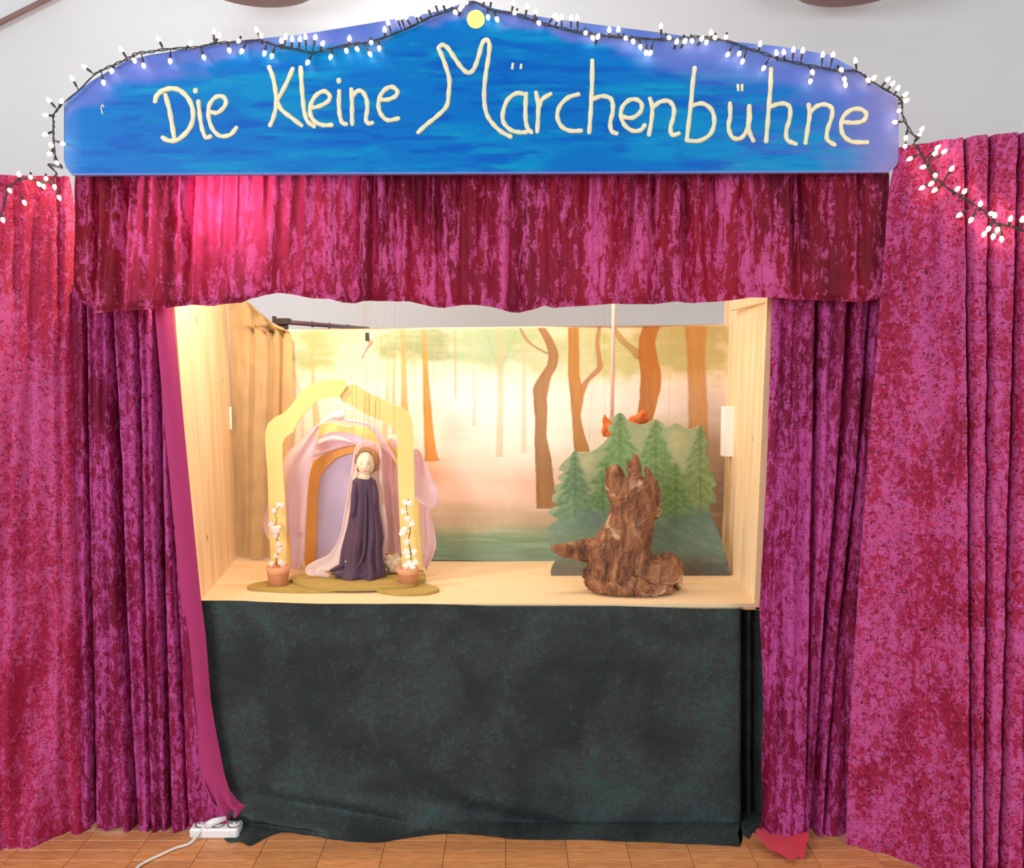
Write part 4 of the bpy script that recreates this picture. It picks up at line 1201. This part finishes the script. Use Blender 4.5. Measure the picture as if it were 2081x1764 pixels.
# sleeves: two long shapes hanging in front
def sleeve(pts, rad, mat, name='sleeve'):
    P = catmull([tuple(W(480 + p[0] * .27219, 740 + p[1] * .27219, PY + p[2])) for p in pts], 6)
    R = np.interp(np.linspace(0, 1, len(P)), np.linspace(0, 1, len(rad)), [r * .27219 / FPX * PY for r in rad])
    v, f = tube_vf([Vector(p) for p in P], list(R), 12)
    return part(name, v, f, mat, mar)
sleeve([(890, 875, -.012), (884, 960, -.018), (880, 1040, -.020), (872, 1120, -.022), (880, 1150, -.02)], [16, 26, 28, 24, 8], M['robe'])
sleeve([(1030, 880, -.012), (1036, 950, -.018), (1040, 1010, -.020), (1040, 1050, -.020)], [14, 24, 26, 22], M['robe'])
# train lying on the board
sleeve([(960, 1440, -.014), (930, 1500, -.024), (870, 1545, -.03), (780, 1565, -.032), (712, 1562, -.03)], [20, 30, 26, 20, 10], M['robe'], 'train')
sleeve([(1080, 1540, -.012), (980, 1572, -.035), (860, 1580, -.038), (760, 1580, -.036)], [14, 20, 16, 8], M['robe'], 'train')
sleeve([(870, 1380, -.01), (850, 1440, -.014), (820, 1490, -.018), (740, 1530, -.018), (700, 1545, -.018)], [18, 26, 24, 18, 8], M['robe_shaded'], 'train')
for (pts, rad) in [([(905, 1130, -.030), (915, 1230, -.036), (918, 1340, -.040), (900, 1430, -.040), (850, 1510, -.038)], [5, 11, 13, 12, 8]),
                   ([(965, 900, -.022), (968, 1050, -.032), (962, 1250, -.040), (950, 1420, -.044), (900, 1530, -.046)], [4, 9, 12, 13, 9]),
                   ([(1035, 1100, -.028), (1050, 1250, -.036), (1052, 1400, -.042), (1060, 1540, -.044)], [4, 10, 14, 14])]:
    sleeve(pts, rad, M['robe'], 'fold')
# head
HC = WP(743.5, 942, PY - .004); hr = 20 / FPX * PY
def head_mesh():
    v, f = ico_vf((0, 0, 0), 1, 4)
    out = []
    for (x, y, z) in v:
        X_ = x * .92 * hr * (1 - .12 * max(0, -z)); Y_ = y * .95 * hr; Z_ = z * 1.25 * hr
        if y < 0:   # face side
            nx_ = x / .17; nz_ = (z + .12) / .30
            Y_ -= .26 * hr * math.exp(-nx_ ** 2 - nz_ ** 2) * (1.0 if z < .2 else .6)          # nose
            for sx in (-1, 1):
                Y_ += .09 * hr * math.exp(-((x - sx * .36) / .2) ** 2 - ((z - .06) / .13) ** 2)   # eye sockets
                Y_ -= .05 * hr * math.exp(-((x - sx * .42) / .25) ** 2 - ((z + .3) / .22) ** 2)   # cheeks
            Y_ -= .07 * hr * math.exp(-(x / .25) ** 2 - ((z + .55) / .09) ** 2)                  # lips
            Y_ -= .08 * hr * math.exp(-(x / .3) ** 2 - ((z + .88) / .16) ** 2)                   # chin
        ang = .10
        xr_ = X_ * math.cos(ang) - Y_ * math.sin(ang); yr_ = X_ * math.sin(ang) + Y_ * math.cos(ang)
        out.append((HC.x + xr_, HC.y + yr_, HC.z + Z_))
    return out, f
v, f = head_mesh(); part('head', v, f, M['skin'], mar)
nk = [WP(742, 958, PY), WP(741, 966, PY), WP(740.5, 972, PY)]
v, f = tube_vf(nk, [11 / FPX * PY, 12 / FPX * PY, 14.5 / FPX * PY], 16); part('neck', v, f, M['skin'], mar)
def face_pt(dx, dz, off=0):
    """a point on the face, dx and dz in head radii"""
    y = -math.sqrt(max(0, 1 - (dx / .92) ** 2 - (dz / 1.25) ** 2)) * .95
    return HC + Vector(((dx + .10 * -y) * hr, (y - off) * hr, dz * hr))
for sx in (-1, 1):
    v, f = ico_vf(face_pt(sx * .36, .08, -.03), .11 * hr, 1, (1.2, .5, .6)); part('eye', v, f, M['eye'], mar)
    a = face_pt(sx * .2, .33, .02); b = face_pt(sx * .38, .38, .02); c = face_pt(sx * .56, .30, .02)
    v, f = tube_vf([a, b, c], .0005, 5); part('eyebrow', v, f, M['hair'], mar)
v, f = tube_vf([face_pt(-.24, -.66, .05), face_pt(-.1, -.71, .10), face_pt(0, -.69, .11), face_pt(.1, -.71, .10), face_pt(.24, -.66, .05)], [.0004, .0011, .0009, .0011, .0004], 6)
part('mouth', v, f, M['lip'], mar)
# hair: swept rolls round the head
lst = []
for (ax_, az_, th_, dy_) in ((1.02, 1.22, .27, -.02), (1.04, 1.40, .25, .18), (.94, 1.22, .45, .5)):
    P = []
    for k in range(25):
        a = math.radians(-38 + 256 * k / 24)
        wv = .02 * math.sin(k * 1.1)
        P.append(Vector((HC.x + math.cos(a) * hr * (ax_ + wv), HC.y + hr * dy_ + (hr * .25 if math.sin(a) < 0 else 0), HC.z + math.sin(a) * hr * (az_ + wv) + hr * .05)))
    lst.append(tube_vf(P, [hr * th_ * (.65 if k in (0, 24) else 1) for k in range(25)], 12))
lst.append(ico_vf((HC.x, HC.y + hr * .55, HC.z + hr * .1), hr * 1.2, 3, (1.0, .7, 1.12)))
v, f = join_vf(lst); remesh(part('hair', v, f, M['hair'], mar), .0016, [(.006, .0012)], 1)
# ears mostly under the hair
for sx in (-1, 1):
    v, f = ico_vf((HC.x + sx * hr * .90, HC.y + .1 * hr, HC.z - .1 * hr), hr * .18, 1, (.5, .8, 1.2)); part('ear', v, f, M['skin'], mar)
# veil
def vruled(A, B, Y, amp, nf, nu=24, nv=60, seed=1, slope=0):
    return ruled('veil', A, B, Y, amp, nf, M['veil'], mar, nu, nv, seed, slope)
vruled([(985, 578), (930, 585), (890, 620), (872, 700), (858, 800), (838, 950), (808, 1100), (790, 1220), (755, 1330), (690, 1420), (600, 1462), (535, 1500), (512, 1535)],
       [(990, 592), (950, 605), (915, 640), (902, 700), (900, 800), (866, 880), (860, 1000), (845, 1120), (815, 1260), (785, 1380), (778, 1460), (740, 1520), (640, 1552)], PY - .012, .0022, 1.1, 20, 80, 3)
vruled([(512, 1535), (520, 1560), (545, 1578), (600, 1582), (690, 1592)], [(640, 1530), (620, 1540), (640, 1545), (680, 1560), (700, 1575)], PY - .022, .004, 2.0, 12, 20, 5)
vruled([(985, 578), (1040, 590), (1062, 640), (1066, 700), (1070, 900), (1075, 1050), (1100, 1200), (1108, 1300), (1082, 1350), (1100, 1440)],
       [(995, 572), (1060, 585), (1078, 640), (1086, 720), (1092, 900), (1108, 1050), (1126, 1200), (1130, 1310), (1105, 1380), (1118, 1440)], PY + .012, .0015, .6, 10, 60, 6)
vruled([(900, 600), (880, 700), (866, 820), (850, 1000), (850, 1200)], [(1050, 600), (1072, 700), (1074, 820), (1072, 1000), (1080, 1200)], PY + .042, .004, 2, 20, 40, 8)
v, f = ico_vf(WP(703, 1141, PY - .035), .0035, 2); part('clasp', v, f, M['white'], mar)
for (xt, xb, yb) in [(713, 716, 905), (729, 722, 880), (737, 740, 905), (744, 746, 905), (745, 752, 966), (757, 733, 975), (768, 760, 1000), (776, 768, 975), (789, 753, 925), (803, 800, 870), (751, 751, 960)]:
    v, f = tube_vf([WP(xt, 560, PY - .01), WP(xt + (xb - xt) * .6, 560 + (yb - 560) * .6, PY - .02), WP(xb, yb, PY - .024)], .0003, 4); part('thread', v, f, M['thread'], mar)
v, f = tube_vf([WP(751, 926, PY - .034), WP(752, 945, PY - .036), WP(753, 968, PY - .024)], .0008, 5); part('thread', v, f, M['eye'], mar)

# hanging wooden peg
pg = thing('wooden_peg', 'pale wooden peg with a black strap hanging on a thread before the backdrop', 'peg', WP(745, 728, 2.95))
v, f = tube_vf([WP(753, 683, 2.95), WP(752, 697, 2.95), WP(744, 708, 2.95), WP(738, 720, 2.95), WP(734, 728, 2.95)], [.012, .010, .006, .005, .0055], 10); part('peg', v, f, M['skin'], pg)
a = WP(742, 676, 2.935); b = WP(750, 693, 2.935)
v, f = box_vf(a.x, b.x, a.y, a.y + .006, b.z, a.z, .001); part('strap', v, f, M['black'], pg, smooth=False)
v, f = tube_vf([WP(740, 560, 2.948), WP(741, 669, 2.948), WP(744, 678, 2.948)], .0006, 4); part('thread', v, f, M['thread'], pg)

# lamb lying behind the robe
lst = []
for (x, y, r, dy) in [(792, 1137, 11, 0), (805, 1133, 10, .008), (812, 1142, 11, 0), (800, 1148, 12, -.01), (796, 1156, 9, -.018), (808, 1157, 8, -.016), (788, 1146, 9, -.012)]:
    lst.append(ico_vf(WP(x, y, 2.955 + dy), r / FPX * 2.95, 2))
v, f = join_vf(lst)
lamb = thing('toy_lamb', 'small cream toy lamb lying behind the puppet robe at the right arch leg', 'toy animal', WP(800, 1166, 2.95))
remesh(part('body', v, f, M['sheep'], lamb), .002, [(.01, .004)], 1)
v, f = ico_vf(WP(788, 1148, 2.925), .009, 2, (.7, .5, 1.25)); part('ear', v, f, M['sheep'], lamb)
v, f = ico_vf(WP(812, 1138, 2.925), .006, 2, (1.3, .5, .6)); part('ear', v, f, M['sheep'], lamb)

# flower pots
def pot(cx, ytop, ybot, wrim, wbase, Yc, blooms, stem, mat, lab, br):
    base = WP(cx, ybot, Yc); base.z = TB
    H = WP(cx, ytop, Yc).z - base.z; s = Yc / FPX
    R = wrim / 2 * s; Rb = wbase / 2 * s
    t = thing('flower_pot', lab, 'flower pot', base, 'terracotta pots with blossom twigs beside the large arch')
    zr = H * .68
    v, f = lathe_vf([(Rb, 0), (Rb + (R - Rb) * .62, zr), (R * .985, zr + .001), (R, zr + .003), (R, H - .001), (R * .97, H), (R * .86, H), (R * .84, H - .008), (R * .3, H - .010)], base, 36)
    part('pot', v, f, M['terracotta'], t)
    P = catmull([tuple(W(p[0], p[1], Yc + .004 * math.sin(i * 2))) for i, p in enumerate(stem)], 5)
    v, f = tube_vf([Vector(p) for p in P], list(np.linspace(.0022, .0010, len(P))), 6); part('twig', v, f, M['twig'], t)
    sp = np.array([tuple(p) for p in P])
    for i, b in enumerate(blooms):
        c = WP(b[0], b[1], Yc - .008 + .008 * math.sin(i * 3.1)); r = (b[2] if len(b) > 2 else br) * s * 1.18
        l = [ico_vf(c + Vector((math.cos(q * 2.1 + i) * r * .35, -.2 * r, math.sin(q * 2.1 + i) * r * .35)), r * .72, 2, (1, .9, 1), .12, i + q) for q in range(3)]
        v, f = join_vf(l); o = part('blossom', v, f, mat, t)
        q = sp[np.argmin(np.linalg.norm(sp - np.array(c), axis=1))]
        v, f = tube_vf([Vector(q), c], .0009, 5); part('calyx', v, f, M['twig'], t)
    return t
L8 = lambda pts: [(500 + p[0] * .12467, 1000 + p[1] * .12467) + tuple(p[2:]) for p in pts]
pot(566, 1150, 1190, 48, 39, 2.838, L8([(530, 215, 5.6), (590, 228, 4.8), (460, 312), (420, 535, 5.5), (450, 605, 6), (528, 588, 6), (490, 645, 5), (480, 715), (530, 850), (552, 940, 6.4), (488, 1040, 4), (415, 1172, 5.6), (570, 1145), (600, 1180, 5.5)]),
    L8([(500, 1195), (495, 1110), (520, 1010), (585, 930), (545, 820), (500, 780), (535, 690), (500, 590), (492, 500), (500, 430), (480, 360), (540, 240)]), M['blossom_pink'],
    'left terracotta pot with a twig of pinkish white blossoms', 5.3)
pot(830, 1153, 1193, 46, 36, 2.832, CR([(1262, 1036, 5.6), (1296, 1040, 5.8), (1252, 1100, 6), (1280, 1155, 6), (1312, 1195, 5.6), (1262, 1232, 5.6), (1240, 1262, 6.4), (1274, 1326, 6), (1272, 1400, 6.4), (1330, 1402, 5.6), (1282, 1432, 5.6), (1292, 1484, 6), (1340, 1478, 5.4), (1268, 1508, 6), (1318, 1510, 6)]),
    CR([(1300, 1520), (1306, 1440), (1300, 1380), (1286, 1320), (1300, 1240), (1292, 1160), (1275, 1100), (1275, 1040), (1290, 1005)]), M['blossom'],
    'right terracotta pot with a twig of pure white blossoms', 5.6)

# ------------------------------------------------------------------ right scene: fir cut-out, stump, rust puppet
FR = lambda pts: crop(pts, 1100, 820, .23242)
fo = [(85, 1506), (84, 1470), (100, 1420), (140, 1350), (120, 1290), (75, 1240), (55, 1200), (62, 1165), (92, 1150), (62, 1112), (54, 1082), (90, 1056), (150, 1016), (75, 968), (68, 938), (150, 884), (102, 862), (95, 815), (130, 786), (114, 742), (128, 716), (186, 694),
      (148, 664), (156, 632), (204, 604), (154, 582), (172, 540), (210, 498), (250, 462), (292, 416), (330, 432), (380, 432), (430, 424), (484, 396), (540, 350), (586, 300), (620, 268), (588, 236), (596, 196), (628, 176), (602, 152), (640, 112), (690, 84), (726, 104),
      (756, 146), (800, 168), (850, 182), (895, 182), (946, 166), (1000, 140), (1060, 168), (1100, 212), (1176, 172), (1230, 202), (1290, 226), (1340, 214), (1392, 190), (1424, 240), (1446, 312), (1456, 372), (1440, 420), (1462, 470), (1476, 530), (1452, 566), (1498, 618),
      (1510, 662), (1535, 712), (1492, 742), (1516, 790), (1532, 838), (1520, 860), (1482, 880), (1476, 940), (1502, 1020), (1560, 1150), (1604, 1290), (1636, 1400), (1652, 1500), (1646, 1606), (1250, 1586), (800, 1560), (380, 1532)]
fo_s = [tuple(p) for p in catmull([(p[0], p[1]) for p in fo[:-4]], 4)] + [(1646, 1606), (800, 1575)]
v, f, a2, mm = plate_vf(FR(fo_s), 2.985, .012, inner_n=105)
x = (a2[:, 0] - 1100) / .23242; y = (a2[:, 1] - 820) / .23242


def paint_firs(x, y):
    def lerp(c, a, f): return c * (1 - f[..., None]) + s2l(a) * f[..., None]
    wx = x + 20 * fbm(x / 70, y / 70, 61); wy = y + 24 * fbm(x / 80, y / 60, 67)
    c = np.zeros(x.shape + (3,)) + s2l((168, 176, 130))
    c = lerp(c, (196, 192, 132), np.exp(-((wx - 1190) / 60) ** 2 - ((wy - 330) / 130) ** 2) * .8)
    c = lerp(c, (196, 196, 140), np.exp(-((wx - 400) / 60) ** 2 - ((wy - 520) / 90) ** 2) * .8)
    for (ax, ay, k, col) in [(1390, 190, .36, (126, 150, 92)), (1000, 145, .42, (116, 152, 88)), (690, 85, .40, (116, 156, 92)), (295, 420, .34, (104, 142, 104)), (1180, 520, .35, (108, 150, 84)), (540, 620, .42, (112, 152, 96))]:
        hh = (wy - ay)
        per = 95 + hh * .05
        saw = (hh / per) % 1.0
        half = 14 + hh * k * (.75 + .35 * saw)
        ins = (1 - sstep(half - 20, half + 14, np.abs(wx - ax))) * (hh > -10) * (1 - sstep(900, 1150, y))
        c = lerp(c, col, ins * .9)
        lineph = np.abs(((hh - np.abs(wx - ax) * .55 + 46 * fbm(x / 45, y / 40, int(ax) % 90)) / (52.0 + 20 * np.clip(hh / 700, 0, 1))) % 1.0 - .5)
        c = lerp(c, (176, 192, 132), ins * (1 - sstep(.02, .22, lineph)) * .34)
        c = lerp(c, (84, 124, 74), ins * (sstep(.3, .5, lineph)) * .36)
        c = lerp(c, (96, 96, 70), ins * np.exp(-((x - ax) / 10) ** 2) * .5)
    c = lerp(c, (96, 136, 124), sstep(900, 1060, wy) * (1 - sstep(500, 620, x)) * .6)
    c = lerp(c, (98, 128, 120), sstep(860, 1080, wy + .25 * (x - 1200)) * sstep(560, 640, x) * .85)
    c = lerp(c, (126, 140, 134), np.exp(-((wx - 480) / 120) ** 2 - ((wy - 1000) / 70) ** 2) * .8)
    c = lerp(c, (112, 92, 86), sstep(1260, 1480, wy) * .85)
    c = lerp(c, (126, 120, 108), sstep(1330, 1500, wy) * (1 - sstep(300, 420, x)) * .8)
    c = lerp(c, (92, 106, 108), sstep(1300, 1450, wy) * sstep(1250, 1500, x) * .6)
    st = fbm((x + y * .8) / 90, (y - x * .5) / 16, 71)
    c = lerp(c, (176, 190, 150), np.clip(st, 0, 1) * .35)
    c = lerp(c, (66, 92, 80), np.clip(-st, 0, 1) * .35)
    return c


cc = paint_firs(x, y)
fir = thing('fir_cutout', 'painted plywood cut-out of a row of green firs behind the stump', 'scenery', WP(1300, 1187, 2.985))
part('board', v, f, M['canvas'], fir, colors=np.concatenate([cc, cc]), smooth=False)
for xx_ in (1200, 1400):
    p = WP(xx_, 1100, 2.997)
    vv = [(p.x - .006, 2.9975, STAGE_Z), (p.x + .006, 2.9975, STAGE_Z), (p.x + .006, 3.08, STAGE_Z), (p.x - .006, 3.08, STAGE_Z), (p.x - .006, 2.9975, p.z), (p.x + .006, 2.9975, p.z)]
    part('foot', vv, [(0, 1, 2, 3), (0, 4, 5, 1), (4, 3, 2, 5), (0, 3, 4), (1, 5, 2)], M['pine'], fir, smooth=False)

# stump
SYc = 2.80
def limb(lst, pts, flat=.8):
    P = catmull([(p[0], p[1], p[2], p[3] if len(p) > 3 else 0) for p in pts], 6)
    for p in P:
        c = WP(*FR([(p[0], p[1])])[0], SYc + p[3]); r = p[2] * .23242 / FPX * SYc
        lst.append(ico_vf(c, r, 2, (1, flat, 1)))
lst = []
limb(lst, [(780, 1500, 250), (740, 1380, 250), (730, 1250, 240), (760, 1120, 225), (790, 1000, 205), (806, 900, 205), (806, 810, 196)], .62)
limb(lst, [(640, 1480, 200), (560, 1420, 170), (600, 1280, 170), (660, 1150, 150)], .8)
limb(lst, [(664, 820, 76), (640, 740, 76, -.012), (632, 680, 74, -.014), (636, 630, 76, -.014), (655, 610, 72, -.012)])
limb(lst, [(700, 640, 36, -.01), (676, 570, 26, -.01), (668, 536, 9)])
limb(lst, [(590, 600, 28), (580, 580, 20)])
limb(lst, [(822, 820, 70), (824, 720, 62, .0), (822, 640, 60), (820, 580, 60), (822, 540, 50), (824, 500, 36), (822, 462, 18), (818, 444, 8)])
limb(lst, [(772, 570, 26), (760, 520, 16), (752, 500, 9)])
limb(lst, [(960, 820, 76), (960, 740, 52, .004), (952, 660, 40, .006), (934, 600, 30, .006), (918, 570, 22, .006)])
limb(lst, [(985, 680, 30, .01), (1004, 740, 30, .0), (1010, 830, 44, -.01), (1014, 900, 40), (1000, 980, 40)])
limb(lst, [(520, 1280, 120), (420, 1260, 88), (330, 1262, 66, -.01), (240, 1270, 56, -.015), (180, 1278, 54, -.02), (130, 1268, 40, -.02)])
limb(lst, [(200, 1310, 36, -.02), (290, 1320, 44, -.01), (380, 1330, 60)])
limb(lst, [(900, 1500, 180), (1020, 1480, 160, -.01), (1110, 1480, 125, -.01), (1160, 1500, 78)])
limb(lst, [(1090, 1360, 60), (1130, 1370, 58), (1180, 1420, 54), (1196, 1520, 46), (1190, 1590, 40)])
limb(lst, [(1100, 1320, 28), (1090, 1305, 20)])
limb(lst, [(440, 1560, 70, -.03), (520, 1600, 70, -.05), (640, 1630, 64, -.07), (760, 1640, 60, -.075), (900, 1640, 64, -.08), (1020, 1640, 56, -.07), (1110, 1640, 50, -.05)])
limb(lst, [(400, 1500, 46, -.02), (420, 1480, 60)])
limb(lst, [(780, 1580, 90, -.06), (860, 1600, 80, -.07)])
v, f = join_vf(lst)
vv = np.array(v); vv[:, 2] = np.maximum(vv[:, 2], STAGE_Z + .004)
st = thing('tree_stump', 'weathered brown driftwood stump with roots before the firs', 'stump', WP(1290, 1205, SYc))
o = remesh(part('trunk', vv, f, M['wood'], st), .0027, [(.03, .009), (.011, .009), (.0045, .0035)], 1)

# rust-brown animal puppet hiding behind the firs, with rod and threads
fx = thing('animal_puppet', 'rust-brown animal puppet mostly hidden behind the fir tops, on a pale rod', 'puppet', WP(1265, 960, 3.05))
FY = 3.06
lst = []
for (x_, y_, r_) in [(1240, 868, 13), (1236, 858, 8), (1246, 856, 8), (1244, 880, 14), (1262, 880, 18), (1285, 868, 18), (1300, 852, 13), (1306, 842, 9), (1288, 856, 12), (1310, 852, 8), (1270, 900, 22), (1290, 890, 20)]:
    lst.append(ico_vf(WP(x_, y_, FY), r_ / FPX * FY, 2))
lst.append(tube_vf([WP(1233, 866, FY), WP(1229, 852, FY), WP(1228.5, 841, FY)], [.014, .010, .002], 10))
lst.append(tube_vf([WP(1231, 866, FY), WP(1228, 876, FY), WP(1232, 886, FY)], [.010, .012, .012], 10))
v, f = join_vf(lst); remesh(part('body', v, f, M['fox'], fx), .0024, [(.01, .002)], 2)
v, f = tube_vf([WP(1304, 838, FY - .022), WP(1302, 845, FY - .026), WP(1306, 853, FY - .028)], [.004, .005, .002], 8); part('ear', v, f, M['fox'], fx)
v, f = tube_vf([WP(1248, 560, FY), WP(1246, 700, FY), WP(1243, 860, FY)], .0068, 10); o = part('control_rod', v, f, M['rod'], fx); o['label'] = 'pale pink control rod'
for (xt, xb, yb, dy) in [(1228, 1229, 842, -.01), (1250, 1249, 850, -.02), (1217, 1196, 915, -.04), (1368, 1358, 872, -.03)]:
    v, f = tube_vf([WP(xt, 560, FY + dy), WP(xb, yb, FY + dy)], .0003, 4); part('thread', v, f, M['thread'], fx)

# ------------------------------------------------------------------ power strip and cable on the floor
a = WP(384, 1706, float(floor_Y(1706))); b = WP(476, 1706, float(floor_Y(1706)))
ps = thing('power_strip', 'white multi-socket power strip on the parquet under the left curtain hem', 'power strip', ((a.x + b.x) / 2, a.y + .025, 0))
v, f = box_vf(a.x, b.x + .012, a.y, a.y + .055, .001, .034, .006); part('housing', v, f, M['plastic'], ps, smooth=False)
for k in range(3):
    cx_ = a.x + .032 + k * .052
    v, f = lathe_vf([(.0215, .0), (.0215, .0012), (.019, .0014), (.018, -.0), (.004, -.0005)], (cx_, a.y + .028, .0343), 24); part('socket', v, f, M['plastic_grey'] if k == 1 else M['plastic_grey'], ps)
    v, f = lathe_vf([(.0178, 0), (.0178, .0012), (.006, .0014)], (cx_ + .001, a.y + .029, .0352), 24); part('socket_face', v, f, M['plastic'], ps)
    for s in (-1, 1):
        v, f = lathe_vf([(.0026, 0), (.0026, .0006), (.001, .0007)], (cx_ + s * .008, a.y + .029, .0366), 10); part('contact_hole', v, f, M['black'], ps)
pg2 = [(a.x + .055, a.y + .012, .040), (a.x + .075, a.y + .012, .052), (a.x + .11, a.y + .03, .055)]
v, f = tube_vf(pg2, [.013, .012, .007], 12); part('plug', v, f, M['plastic'], ps)
cp = [Vector(pg2[0]) + Vector((-.008, 0, 0))]
for (px_, py_) in [(400, 1706), (385, 1714), (355, 1724), (325, 1738), (305, 1747), (280, 1762), (255, 1790)]:
    Yf = float(floor_Y(py_, .006)); p = WP(px_, py_, Yf); cp.append(p)
cp[1].z = .018
P = catmull([tuple(p) for p in cp], 6)
v, f = tube_vf([Vector(p) for p in P], .0042, 8); tag(obj('power_cable', v, f, M['cable']), 'white power cable snaking over the parquet from the power strip', 'cable')
